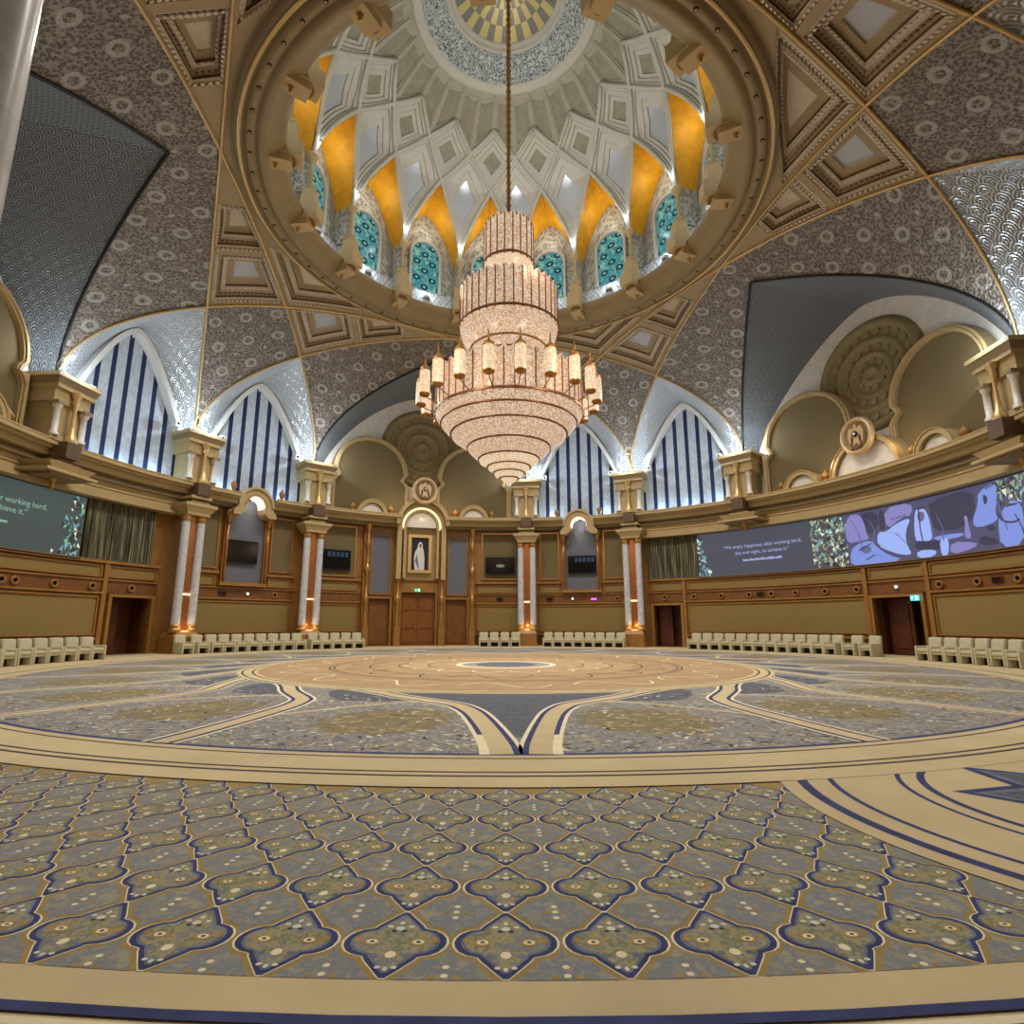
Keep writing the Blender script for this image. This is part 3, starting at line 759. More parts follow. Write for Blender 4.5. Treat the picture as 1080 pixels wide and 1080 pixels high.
# niche bays
for c in (-51.75, 15.75):
    l, r = c - 9.3, c + 9.3
    rows('back', l, r, False, True, c)
    for s in (-1, 1):
        e0, e1 = sorted((c + s * 4.6, c + s * 8.6))
        panel('back', 'small_panel', e0, e1, 2.5, 2.9, 'chevron_fabric', 'oak')
        panel('back', 'olive_panel', e0, e1, 3.15, 5.5, 'olive_fabric')
    sur = empty('trim_%d' % (1 if c < 0 else 2), P(13.6, c, 2.5), 'structure')
    hw_, ri, ro, zc = .78, .42, .80, 5.72
    inner = [(hw_, 2.62), (hw_, 4.9)] + [(hw_ - .04, 5.1), (hw_ - .14, 5.3), (ri + .08, 5.42), (ri + .02, 5.5), (ri, zc)] + arc(0, zc, ri, 0, 180, 24)[1:-1]
    inner += [(-x, z) for x, z in inner[:7][::-1]]
    wp('back', 'niche_back', lambda b: b.wpoly(inner, c, 13.66, RW + .02, 'grey_panel'), sur)
    outer = [(hw_ + .16, 2.55), (hw_ + .16, 4.9), (hw_ + .16, 5.1), (hw_ + .16, 5.3), (hw_ + .16, 5.48), (ro, 5.6), (ro, zc)] + arc(0, zc, ro, 0, 180, 24)[1:-1]
    outer += [(-x, z) for x, z in outer[:7][::-1]]
    n_ = len(inner)
    wp('back', 'arch', lambda b: b.wband(inner[3:n_ - 3], outer[3:n_ - 3], c, 13.0, RW, 'plaster'), sur)
    wp('back', 'arch_moulding', lambda b: (b.wband(arc(0, zc, ro - .1), arc(0, zc, ro), c, 12.92, 13.02, 'plaster'), b.wband(arc(0, zc, ri), arc(0, zc, ri + .06), c, 12.95, 13.02, 'gilt')), sur)
    wp('back', 'light_strip', lambda b: b.wband(arc(0, zc, ri - .035, -5, 185), arc(0, zc, ri, -5, 185), c, 13.05, 13.6, 'strip_white'), sur)
    wp('back', 'sill', lambda b: b.wband([(hw_ + .2, 2.5), (-hw_ - .2, 2.5)], [(hw_ + .2, 2.64), (-hw_ - .2, 2.64)], c, 13.45, RW, 'gilt'), sur)
    for s in (-1, 1):
        x = s * (hw_ + .08)
        wp('back', 'post', lambda b: (b.wband([(x - .09, 2.6), (x + .09, 2.6)], [(x - .09, 5.2), (x + .09, 5.2)], c, 13.5, RW, 'oak'), b.tube([P(13.45, c + degrees(x / 13.6), z) for z in (2.65, 3, 4, 5.1)], .05, 'copper', 8)), sur)
        wp('back', 'corbel', lambda b: b.lathe([(.001, 4.95), (.08, 5.0), (.1, 5.15), (.16, 5.35), (.2, 5.5), (.12, 5.52)], 13.4, c + degrees(x / 13.6), 'gilt', 12), sur)
        wp('back', 'finial', lambda b: b.lathe([(.09, 6.1), (.05, 6.16), (.1, 6.28), (.13, 6.38), (.1, 6.48), (.03, 6.56), (.001, 6.62)], 12.95, c + s * 4.6, 'oak', 10), sur)
# door bay
c = PH
for s in (-1, 1):
    e0, e1 = sorted((c + s * 11.6, c + s * 21.8))
    rows('back', e0, e1)
    panel('back', 'olive_panel', *sorted((c + s * 12.9, c + s * 21.1)), 3.15, 5.5, 'olive_fabric', 'gilt', .06)
    panel('back', 'grey_panel', *sorted((c + s * 5.75, c + s * 10.0)), 2.36, 5.25, 'grey_panel', 'oak', .07)
    for a in (4.55, 10.9):
        aa = c + s * a
        wp('back', 'pilaster', lambda b: b.cbox(aa - .6, aa + .6, 0, 5.6, 13.45, RW, 'oak'))
        def bal(b):
            b.lbox(13.3, aa, 0, .9, .13, .13, 'oak')
            b.lathe([(.12, .9), (.13, 1.1), (.07, 1.5), (.06, 1.95), (.13, 2.05), (.13, 2.25), (.06, 2.35), (.05, 3.3), (.13, 3.42), (.16, 3.55), (.1, 3.68), (.05, 3.8), (.05, 4.5), (.11, 4.6), (.13, 4.75), (.07, 4.9), (.06, 5.3), (.14, 5.45), (.14, 5.6)], 13.3, aa, 'gilt', 10)
        wp('back', 'baluster', bal)
wp('back', 'lintel', lambda b: (b.cbox(c - 3.9, c + 3.9, 2.5, 3.1, 13.6, RW, 'oak'), b.cbox(c - 3.9, c + 3.9, 3.06, 3.14, 13.5, RW, 'oak')))
arch_c = empty('trim_3', P(13.5, c, 3.1), 'structure')
zc, ri, ro = 5.62, .76, 1.22
poly_in = [(ri, 3.15)] + arc(0, zc, ri, 0, 180, 28) + [(-ri, 3.15)]
wp('back', 'tympanum', lambda b: b.wpoly(arc(0, zc, ri - .02) , c, 13.28, RW, 'white_marble'), arch_c)
wp('back', 'backing', lambda b: b.wpoly([(.98, 3.15), (.98, zc), (-.98, zc), (-.98, 3.15)], c, 13.62, RW, 'plaster'), arch_c)
wp('back', 'arch', lambda b: b.wband([(1.0, 3.1)] + arc(0, zc, 1.0, 0, 180, 28) + [(-1.0, 3.1)], [(ro, 3.1)] + arc(0, zc, ro, 0, 180, 28) + [(-ro, 3.1)], c, 13.12, RW, 'plaster'), arch_c)
wp('back', 'inner_arch', lambda b: b.wband([(ri, 3.15)] + arc(0, zc, ri, 0, 180, 28) + [(-ri, 3.15)], [(ri + .12, 3.15)] + arc(0, zc, ri + .12, 0, 180, 28) + [(-ri - .12, 3.15)], c, 13.2, RW, 'plaster'), arch_c)
wp('back', 'light_strip', lambda b: b.wband(arc(0, zc, .89, -4, 184), arc(0, zc, .985, -4, 184), c, 13.25, 13.6, 'strip_warm'), arch_c)

# cornice with its arches
ci = 4
def cornice(segs, arcs, c, nm, fascia=None):
    global ci
    t = empty('trim_%d' % ci, P(13.3, c, 5.5), 'structure'); ci += 1
    def crown(b):
        for a0, a1 in segs:
            b.cbox(a0, a1, 5.98, 6.1, 12.72, RW, 'plaster'); b.cbox(a0, a1, 5.9, 5.98, 12.86, RW, 'gilt' if 0 else 'plaster'); b.cbox(a0, a1, 5.72, 5.9, 13.0, RW, 'plaster'); b.cbox(a0, a1, 5.6, 5.72, 13.25, RW, 'plaster_dark')
    wp(nm, 'crown_moulding', crown, t)
    wp(nm, 'gold_edge', lambda b: [b.cbox(a0, a1, 6.1, 6.13, 12.7, 12.78, 'gold_line') for a0, a1 in segs], t)
    if fascia:
        a0, a1 = fascia
        wp(nm, 'fascia', lambda b: (b.cbox(a0, a1, 5.05, 5.6, 13.32, RW, 'plaster'), b.cbox(a0, a1, 4.95, 5.05, 13.2, RW, 'plaster'), b.cbox(a0, a1, 5.3, 5.34, 13.28, RW, 'gold_line'), b.cbox(a0, a1, 5.52, 5.6, 13.15, RW, 'plaster_dark')), t)
    for x, r, z0 in arcs:
        cc = c + x
        wp(nm, 'cornice_arch', lambda b: (b.wband(arc(0, z0, r - .14), arc(0, z0, r), cc, 12.8, 13.7, 'plaster'), b.wband(arc(0, z0, r - .18), arc(0, z0, r - .14), cc, 12.9, 13.7, 'plaster_dark'), b.wband(arc(0, z0, r), arc(0, z0, r + .03), cc, 12.76, 12.84, 'gold_line')), t)
        if r < 1.2 or nm != 'back': wp(nm, 'tympanum', lambda b: b.wpoly(arc(0, z0, r - .16), cc, 12.95, 13.7, 'white_marble'), t)
        if r < 1.2:
            for q in (-1, 1):
                wp(nm, 'finial', lambda b: b.lathe([(.1, 6.1), (.05, 6.18), (.12, 6.26), (.16, 6.34), (.12, 6.42), (.04, 6.5), (.001, 6.6)], 13.0, cc + q * 3.9, 'oak', 10), t)
    return t
cornice([(-113, -64.3)], [(-11.2, .72, 6.0), (0, 1.35, 5.98), (11.2, .72, 6.0)], -108, 'left', (-113, -64.3))
cornice([(-64.3, -55.2), (-48.3, -22.6), (-13.4, 12.3), (19.2, 28.5)], [(-10.9, .72, 6.0), (0, 1.32, 5.68), (10.9, .72, 6.0)], PH, 'back')
cornice([(28.5, 113)], [(-11.2, .72, 6.0), (0, 1.38, 5.98), (11.2, .72, 6.0)], 72, 'right', (28.5, 113))

# ------------------------------------------------------------------ lunettes
LN = 1
for kc, nm in ((0, 'back'), (4, 'right'), (-4, 'left')):
    c = K(kc)
    up = empty('wall_upper_' + nm, P(13.74, c, 6), 'structure')
    wp(nm, 'marble_field', lambda b: b.grid(lambda u, v: P(13.76, c - 20.9 + 41.8 * u, 6.0 + (max(6.1, lunz(-20.9 + 41.8 * u)) - 6.0) * v), 60, 12, 'white_marble', lambda u, v: (u * 10, v * 6)), up)
    # rosette roundel
    ro = [(.001, 0), (.18, 0), (.2, -.05), (.3, -.05), (.32, 0), (.7, 0), (.72, -.05), (.82, -.05), (.85, 0), (1.15, 0), (1.2, -.06), (1.36, -.06), (1.4, 0), (1.68, 0), (1.72, -.1), (1.84, -.16), (1.98, -.1), (2.04, 0), (2.1, .1)]
    def roundel(b, prof=ro, zc=9.72, Rb=13.55, m='plaster_dark'):
        ex = None; t = 0; ey = Vector((sin(t), cos(t), 0)); n = len(prof) - 1
        def fn(u, v):
            r, d = prof[round(v * n)]; q = 2 * pi * u; x = r * cos(q)
            return P(Rb + d, c + degrees(x / 13.6), zc + r * sin(q))
        b.grid(fn, 48, n, m, None, True)
    wp(nm, 'rosette', lambda b: roundel(b, ro, 9.72, 13.71, 'rosette_plaster'), up)
    def petals(b):
        for r, n in ((1.0, 16), (1.55, 24), (.5, 10)):
            for i in range(n):
                q = 2 * pi * i / n; b.wpoly([(r * cos(q) + .11 * r ** .4 * cos(2 * pi * j / 8), 9.72 + r * sin(q) + .11 * r ** .4 * sin(2 * pi * j / 8)) for j in range(8)], c, 13.66, 13.72, 'rosette_plaster')
    wp(nm, 'rosette_petals', petals, up)
    for s in (-1, 1):
        cc = c + s * 10.9
        out = [(1.72, 6.05), (1.72, 7.55), (1.62, 7.72), (1.45, 7.85), (1.5, 8.0), (1.62, 8.15)]
        sh = out + [(x, z) for x, z in arc(0, 8.15, 1.62, 0, 180, 30, 1.62)][1:-1] + [(-x, z) for x, z in out[::-1]]
        sh2 = [(x * 1.13, z if z < 8 else 8.0 + (z - 8.0) * 1.1) for x, z in sh]
        wp(nm, 'olive_field', lambda b: b.wpoly(sh, cc, 13.5, 13.74, 'olive_fabric'), up)
        wp(nm, 'field_frame', lambda b: (b.wband(sh, sh2, cc, 13.36, 13.7, 'plaster'), b.wband([(x * 1.03, z if z < 8 else 8 + (z - 8) * 1.03) for x, z in sh], [(x * 1.07, z if z < 8 else 8 + (z - 8) * 1.07) for x, z in sh], cc, 13.3, 13.4, 'plaster')), up)
        wp(nm, 'side_pilaster', lambda b: b.cbox(c + s * 18.7 - .5, c + s * 18.7 + .5, 6.05, 7.9, 13.4, 13.74, 'plaster'), up)
    if kc == 0 or kc == 4 or kc == -4:
        zc, Rr = 7.33, .64
        em = empty('emblem', P(12.6, c, zc - Rr))
        tag(em, {0: 'round gilt emblem with a winged falcon above the lit arch over the portrait', 4: 'round gilt emblem with a winged falcon above the right screen', -4: 'round gilt emblem with a winged falcon above the left screen'}[kc], 'emblem')
        b = MB(); roundel(b, [(.001, .12), (.48, .12), (.5, .02), (.55, -.06), (.62, -.07), (.66, 0), (.67, .09)], zc, 12.62, 'emblem_gilt'); b.build('frame', em)
        b = MB(); b.wpoly([(.47 * cos(2 * pi * i / 28), zc + .47 * sin(2 * pi * i / 28)) for i in range(28)], c, 12.72, 12.9, 'plaster_dark'); b.build('field', em)
        wing = [(.05, .2), (.12, .3), (.2, .32), (.28, .25), (.33, .08), (.3, -.1), (.26, -.28), (.22, -.2), (.2, -.05), (.14, .05), (.1, -.1), (.12, -.2), (.16, -.3), (.1, -.34), (.05, -.28)]
        fal = [(0, .42), (.06, .38), (.07, .3)] + wing; fal = fal + [(-x, z) for x, z in fal[::-1][:-1]]
        b = MB(); b.wpoly([(x, zc + z) for x, z in fal], c, 12.58, 12.74, 'emblem_gilt')
        for q in range(-2, 3): b.wpoly([(q * .035 - .014, zc - .3), (q * .035 + .014, zc - .3), (q * .05, zc - .4)], c, 12.62, 12.74, 'emblem_gilt')
        b.wpoly(arc(0, zc - .3, .3, 200, 340, 12) + arc(0, zc - .3, .24, 340, 200, 12), c, 12.6, 12.74, 'oak_dark'); b.build('falcon', em)
        b = MB(); b.wpoly([(.1 * cos(2 * pi * i / 16), zc + .06 + .1 * sin(2 * pi * i / 16)) for i in range(16)], c, 12.53, 12.66, 'black_gloss'); b.wpoly([(.05 * cos(2 * pi * i / 12), zc + .06 + .05 * sin(2 * pi * i / 12)) for i in range(12)], c, 12.51, 12.6, 'white_paint'); b.build('shield', em)

# ------------------------------------------------------------------ tall windows
wn = 1
for k in WIN_C:
    c = K(k); w = empty('window_%d' % wn, P(13.5, c, 6.1), 'structure'); wn += 1
    b = MB(); b.grid(lambda u, v: P(13.62, c - 9.3 + 18.6 * u, 6.02 + (max(6.3, winz(-9.3 + 18.6 * u)) - 6.02) * v), 62, 16, 'striped_drape', lambda u, v: ((-9.3 + 18.6 * u) / 2.27 + .5, v * 5))
    o = b.build('striped_drape', w); o['kind'] = 'structure'
    cur = [(x * 13.6 * pi / 180, winz(x)) for x in [-9.3 + 18.6 * i / 60 for i in range(61)]]
    cur2 = [(x * 1.0, z + .0) for x, z in cur]
    b = MB(); nn = len(cur); off = []
    for i in range(nn):
        p, q = Vector(cur[max(i - 1, 0)]), Vector(cur[min(i + 1, nn - 1)]); t = (q - p).normalized(); off.append((cur[i][0] + t.y * .17, cur[i][1] - t.x * .17))
    off[30] = (0, off[30][1] - .12)
    b.wband(off, cur, c, 13.28, 13.66, 'white_paint'); o = b.build('window_frame', w); o['kind'] = 'structure'
# drapes of the niche-side windows fade behind the piers
PIERS = [(-5, 'far left edge'), (-3, 'left of the first striped window'), (-2, 'between the two left striped windows'), (-1, 'left of the portrait lunette'), (1, 'right of the portrait lunette'), (2, 'between the two right striped windows'), (3, 'right of the last striped window'), (5, 'far right edge, past the right lunette')]
for k, wh in PIERS:
    a = K(k); t = tag(empty('pier', P(13.1, a, 6.1)), 'carved stone pier with small columns on the cornice, ' + wh, 'pier')
    b = MB(); b.lbox(13.25, a, 6.1, 7.62, .50, .45, 'plaster'); b.lbox(13.2, a, 6.1, 6.25, .60, .52, 'plaster'); b.lbox(13.2, a, 7.2, 7.6, .62, .50, 'plaster'); b.build('body', t)
    b = MB(); b.lbox(13.15, a, 7.6, 7.72, .66, .55, 'plaster'); b.lbox(13.15, a, 7.72, 7.9, .68, .56, 'plaster_dark', (.74, .62)); b.lbox(13.15, a, 7.9, 8.02, .76, .64, 'plaster'); b.build('cap', t)
    for s in (-1, 1):
        b = MB(); x = a + s * degrees(.48 / 13.1)
        b.lathe([(.12, 6.22), (.12, 6.3), (.085, 6.34), (.085, 7.0), (.12, 7.04), (.14, 7.14), (.1, 7.2)], 12.72, x, 'white_marble', 12); b.lbox(12.72, x, 7.12, 7.22, .15, .15, 'plaster_dark'); b.build('colonnette', t)
    b = MB(); b.lathe([(.16, 6.1), (.17, 6.2), (.1, 6.35), (.06, 6.6), (.05, 7.0), (.06, 7.2), (.1, 7.32), (.07, 7.4), (.13, 7.5), (.15, 7.62)], 12.6, a, 'gold_line', 12); b.build('baluster', t)
    b = MB(); b.lbox(12.68, a, 5.62, 6.08, .25, .25, 'brown_block'); b.build('block', t)
    if k in (-3, 3, 5, -5):
        b = MB(); b.lbox(13.05, a, 5.42, 5.5, .4, .5, 'plaster'); b.lbox(13.05, a, 5.5, 5.66, .2, .42, 'plaster_dark'); b.lbox(12.95, a, 5.22, 5.42, .6, .5, 'plaster', (.8, .6)); b.lbox(12.95, a, 5.14, 5.22, .86, .62, 'plaster'); b.lbox(12.95, a, 5.06, 5.14, .6, .48, 'plaster_dark')
        b.lathe([(.001, 4.72), (.05, 4.76), (.07, 4.84), (.04, 4.9), (.1, 5.0), (.14, 5.12)], 12.95, a, 'gilt', 12); b.build('hanging_corbel', t)
# spotlights on window sides
sl = {(-2.5, -1): 0, (-2.5, 1): 1, (-1.5, 1): 1, (-1.5, -1): 0, (1.5, -1): 0, (1.5, 1): 1, (2.5, -1): 0, (2.5, 1): 1}
WNAME = {-2.5: 'first striped window from the left', -1.5: 'second striped window from the left', 1.5: 'striped window behind the chandelier tip', 2.5: 'rightmost striped window'}
for (k, s), _ in sl.items():
    a = K(k) + s * 7.2; zz = 8.2
    t = tag(empty('spotlight', P(13.0, a, zz - .13)), 'small white round spotlight at the %s springing of the %s' % ('left' if s < 0 else 'right', WNAME[k]), 'spotlight')
    b = MB(); b.lbox(13.1, a, zz - .12, zz + .1, .1, .1, 'white_paint'); b.lbox(13.3, a, zz - .05, zz + .02, .05, .2, 'white_paint'); b.build('housing', t)
    b = MB(); n = 14; kk = b.mat('black_gloss'); e = Vector((cos(radians(a)), -sin(radians(a)), 0)); o = P(12.99, a, zz)
    b.v += [o + e * (.045 * cos(2 * pi * i / n)) + Vector((0, 0, .045 * sin(2 * pi * i / n))) for i in range(n)]; b.face(list(range(n)), kk); b.build('lens', t)

# ------------------------------------------------------------------ columns
for k, wh in ((-2, 'between the left dark doorway and the left niche'), (-1, 'right of the left niche with the black screen'), (1, 'left of the right niche'), (2, 'right of the right niche, beside a dark doorway'), (9.203, 'close by at the upper left corner')):
    a = K(k); R = 12.95 if k < 5 else 13.3
    t = tag(empty('column', P(R, a, 0)), 'twin-shaft marble column with a copper strip, ' + wh, 'column')
    b = MB(); b.lbox(R, a, 0, .1, .50, .48, 'oak'); b.lbox(R, a, .1, .56, .46, .44, 'oak'); b.lbox(R, a, .56, .74, .47, .45, 'oak', (.36, .36)); b.build('plinth', t)
    for s in (-1, 1):
        x = a + s * degrees(.295 / R)
        b = MB(); b.lathe([(.15, .9), (.145, 2), (.14, 4.75)], R - .1, x, 'marble_shaft', 20); sh = b.build('shaft', t)
        b = MB(); b.lathe([(.2, .72), (.22, .78), (.2, .84), (.16, .87), (.19, .92), (.17, .97), (.15, .99)], R - .1, x, 'gilt', 16); b.lathe([(.15, 4.66), (.18, 4.7), (.19, 4.78), (.17, 4.84), (.2, 4.9)], R - .1, x, 'gilt', 16); b.build('shaft_ring', sh)
    b = MB(); b.lbox(R + .05, a, .74, 4.9, .17, .12, 'copper'); b.build('copper_strip', t)
    b = MB(); b.lbox(R - .09, a, 2.02, 2.08, .13, .03, 'base_light'); b.lbox(R - .2, a, .745, .765, .13, .05, 'base_light'); b.build('strip_light', t)
    b = MB(); b.lbox(R, a, 4.9, 4.98, .44, .36, 'plaster'); b.lbox(R, a, 4.98, 5.2, .44, .36, 'plaster', (.60, .48)); b.lbox(R, a, 5.2, 5.32, .62, .5, 'plaster'); b.lbox(R, a, 5.32, 5.5, .42, .42, 'plaster_dark', (.24, .3)); b.lbox(R, a, 5.5, 5.6, .4, .45, 'plaster'); b.build('capital', t)

# ------------------------------------------------------------------ doors
dn = 1
def door(nm, a0, a1, zt, kind, R=RW):
    global dn
    d = empty('door_%d' % dn, P(R, (a0 + a1) / 2, 0), 'structure'); dn += 1
    da = degrees(.11 / R)
    def fr(b):
        b.cbox(a0 - da, a0, 0, zt + .1, R - .16, R + .3, 'oak' if kind != 'dark' else 'gilt', 1); b.cbox(a1, a1 + da, 0, zt + .1, R - .16, R + .3, 'oak' if kind != 'dark' else 'gilt', 1); b.cbox(a0, a1, zt, zt + .1, R - .16, R + .3, 'oak' if kind != 'dark' else 'gilt')
    wp(nm, 'door_frame', fr, d)
    if kind == 'dark':
        wp(nm, 'recess', lambda b: (b.cbox(a0, a1, 0, zt, R + .9, R + 1.0, 'oak_red'), b.cbox(a0 - da, a0, 0, zt, R + .3, R + 1, 'oak_red', 1), b.cbox(a1, a1 + da, 0, zt, R + .3, R + 1, 'oak_red', 1), b.cbox(a0, a1, zt, zt + .1, R + .3, R + 1, 'oak_red')), d)
        m_ = a0 + (a1 - a0) * .52
        wp(nm, 'door_leaf', lambda b: (b.cbox(a0 + .3, m_, 0, zt - .03, R + .5, R + .6, 'oak_red'), b.cbox(a0 + .8, m_ - .5, .2, zt - .25, R + .47, R + .5, 'oak_red')), d)
    else:
        n = 2 if kind == 'double' else 1
        for i in range(n):
            e0 = a0 + (a1 - a0) * i / n + .04; e1 = a0 + (a1 - a0) * (i + 1) / n - .04; w = (e1 - e0)
            o = wp(nm, 'door_leaf', lambda b: (b.cbox(e0, e1, 0, zt, R + .1, R + .2, 'door_oak', 2), [b.cbox(e0 + .12 * w, e1 - .12 * w, z0 * zt, z1 * zt, R + .06, R + .1, 'door_oak', 2) for z0, z1 in ((.06, .28), (.33, .62), (.67, .93))] if n == 2 else b.cbox(e0 + .1 * w, e1 - .1 * w, .1, zt - .12, R + .07, R + .1, 'oak_dark', 2)), d)
            if n == 2: wp(nm, 'handle', lambda b: b.cbox(*(((e1 - .35), (e1 - .2)) if i == 0 else ((e0 + .2), (e0 + .35))), .75, 1.05, R + .01, R + .06, 'gilt', 1), d)
door('left', -72.2, -66.3, 1.88, 'dark'); door('right', 30.0, 35.2, 1.84, 'dark'); door('right', 68.1, 75.1, 1.88, 'dark')
door('back', -21.5, -14.6, 2.5, 'double'); door('back', -28.1, -23.8, 2.18, 'single'); door('back', -12.5, -8.1, 2.18, 'single')

# ------------------------------------------------------------------ screens and curtains beside them
RS = 13.6
def screen(nm, a0, a1, label, bg, loc_a):
    t = tag(empty('led_screen', P(RS, loc_a, 3.0)), label, 'screen')
    b = MB(); b.cbox(a0, a1, 2.98, 3.02, RS - .06, RS + .08, 'dark_metal', 40); b.cbox(a0, a1, 4.93, 4.97, RS - .06, RS + .08, 'dark_metal', 40); b.build('bezel', t)
    b = MB(); b.cbox(a0, a1, 3.0, 4.95, RS, RS + .08, bg, 40)
    return t, b
def apoly(b, pts, m, R):
    for q in slices(pts, 1.0): b.poly([P(R, a, z) for a, z in q], m)
def gems(b, inside, n, cols, size=.5, R=RS - .012):
    for i in range(n):
        a, z = inside(); s = size * random.uniform(.4, 1.0); q = random.uniform(0, 6.28)
        pts = []
        for j in range(3):
            e = q + j * 2.1 + random.uniform(-.6, .6); r = s * random.uniform(.5, 1.1)
            pts.append((a + r * cos(e) * 1.6, min(4.9, max(3.03, z + r * sin(e) * .5))))
        apoly(b, pts, random.choice(cols), R - i * .00006)
def words(b, s, a, z, size, m, R=RS - .02, align='LEFT'):
    cu = bpy.data.curves.new('words', 'FONT'); cu.body = s; cu.size = size; cu.align_x = align
    o = bpy.data.objects.new('words', cu); C.objects.link(o); bpy.context.view_layer.update()
    me = o.to_mesh(); k = b.mat(m); o0 = len(b.v)
    for v in me.vertices: b.v.append(P(R, a + degrees(v.co.x / RS), z + v.co.y))
    for p in me.polygons: b.face([o0 + i for i in p.vertices], k)
    o.to_mesh_clear(); bpy.data.objects.remove(o)
GEM = ['gem_white', 'gem_green', 'gem_olive', 'gem_cyan', 'gem_dark', 'gem_pale', 'gem_olive', 'gem_dark', 'gem_pale', 'gem_olive']
rs, b = screen('right', 39.1, 113, 'long curved screen on the right wall with a quotation and a group of robed men', 'screen_dim', 72)
SHOT = [
('shot_grey', [(65.06, 4.89), (71.47, 4.89), (75.85, 4.91), (84.09, 4.92), (91.16, 4.9), (89.58, 3.02), (83.97, 3.03), (76.32, 3.01), (68.9, 2.97), (65.33, 3.01)]),
('shot_lilac', [(65.82, 4.86), (67.67, 4.85), (68.26, 4.52), (68.48, 4.09), (68.83, 3.91), (66.84, 3.87), (65.45, 3.85), (65.06, 4.28)]),
('shot_dark', [(67.67, 4.85), (70.54, 4.83), (70.35, 4.23), (68.59, 4.02), (68.26, 4.52)]),
('shot_dark', [(70.69, 4.82), (71.44, 4.84), (71.4, 4.16), (70.44, 4.13)]),
('shot_lilac', [(71.46, 4.87), (75.7, 4.9), (75.58, 4.48), (73.85, 4.45), (71.61, 4.12)]),
('shot_pale', [(70.13, 4.1), (71.59, 4.08), (72.87, 4.27), (74.67, 4.39), (75.2, 4.33), (74.47, 4.07), (74.14, 3.77), (74.37, 3.44), (74.8, 3.24), (73.94, 3.2), (72.03, 3.35), (69.87, 3.64)]),
('shot_blue', [(65.61, 3.56), (66.81, 3.8), (69.1, 3.87), (69.83, 3.58), (71.41, 3.27), (73.58, 3.08), (68.91, 2.99), (65.48, 3.02)]),
('shot_face', [(67.03, 3.66), (68.42, 3.72), (69.07, 3.53), (68.24, 3.39), (67.26, 3.52)]),
('shot_dark', [(78.04, 4.8), (84.32, 4.88), (84.28, 4.14), (82.45, 3.76), (78.21, 3.81), (78.16, 4.36)]),
('shot_pale', [(76.09, 4.61), (76.83, 4.66), (77.47, 4.58), (77.86, 4.31), (77.98, 3.88), (77.94, 3.6), (77.07, 3.54), (76.24, 3.54), (75.48, 3.66), (75.7, 4.22)]),
('shot_face', [(76.38, 4.53), (77.29, 4.51), (77.28, 4.28), (76.65, 4.18), (76.22, 4.29)]),
('shot_dark', [(76.21, 4.67), (77.53, 4.66), (77.52, 4.6), (76.22, 4.6)]),
('shot_dark', [(75.33, 3.63), (77.76, 3.55), (78.85, 3.54), (78.91, 3.24), (77.61, 3.31), (75.43, 3.35)]),
('shot_blue', [(77.84, 3.67), (82.12, 3.66), (82.29, 3.54), (78.83, 3.51)]),
('shot_pale', [(78.87, 3.57), (80.22, 3.58), (79.82, 3.01), (78.89, 3.01)]),
('shot_lilac', [(82.59, 4.13), (83.09, 4.11), (83.08, 3.91), (83.24, 3.42), (82.25, 3.48), (82.7, 3.93)]),
('shot_dark', [(84.33, 3.52), (86.65, 3.27), (86.42, 3.15), (84.09, 3.2)]),
('shot_blue', [(84.99, 4.73), (87.55, 4.89), (87.27, 4.38), (86.74, 4.03), (87.06, 3.8), (84.21, 3.69), (83.58, 3.89), (84.7, 4.35)]),
('shot_dark', [(85.5, 3.72), (86.49, 3.71), (86.35, 3.53), (85.4, 3.59)]),
('shot_dark', [(85.59, 4.64), (86.15, 4.5), (85.82, 4.3), (85.48, 4.36)]),
('shot_blue', [(87.46, 3.99), (88.66, 4.26), (89.64, 4.26), (90.32, 3.91), (89.58, 3.02), (86.72, 3.06), (86.89, 3.75)]),
('shot_dark', [(87.03, 4.01), (87.34, 4.0), (87.65, 3.77), (88.94, 3.69), (89.67, 3.76), (89.72, 3.71), (88.89, 3.64), (87.37, 3.73)]),
('shot_dark', [(87.98, 4.17), (89.7, 4.18), (89.68, 4.12), (88.01, 4.12)]),
('shot_pale', [(75.55, 3.31), (78.39, 3.26), (77.98, 3.06), (75.53, 3.06)]),
('shot_lilac', [(80.37, 3.43), (83.92, 3.31), (83.55, 3.16), (80.1, 3.03)]),
]
def chaikin(p, n=1):
    for _ in range(n): p = [q for i in range(len(p)) for q in ((p[i - 1][0] * .25 + p[i][0] * .75, p[i - 1][1] * .25 + p[i][1] * .75), (p[i][0] * .75 + p[(i + 1) % len(p)][0] * .25, p[i][1] * .75 + p[(i + 1) % len(p)][1] * .25))]
    return p
SHOT = [(m_, p_ if i == 0 else chaikin(p_)) for i, (m_, p_) in enumerate(SHOT)]
def stroke(m_, pts, w):
    o = []
    for sgn in (1, -1):
        for a, z in (pts if sgn > 0 else pts[::-1]): o.append((a + w * sgn, z - w * .12 * sgn))
    SHOT.append((m_, o))
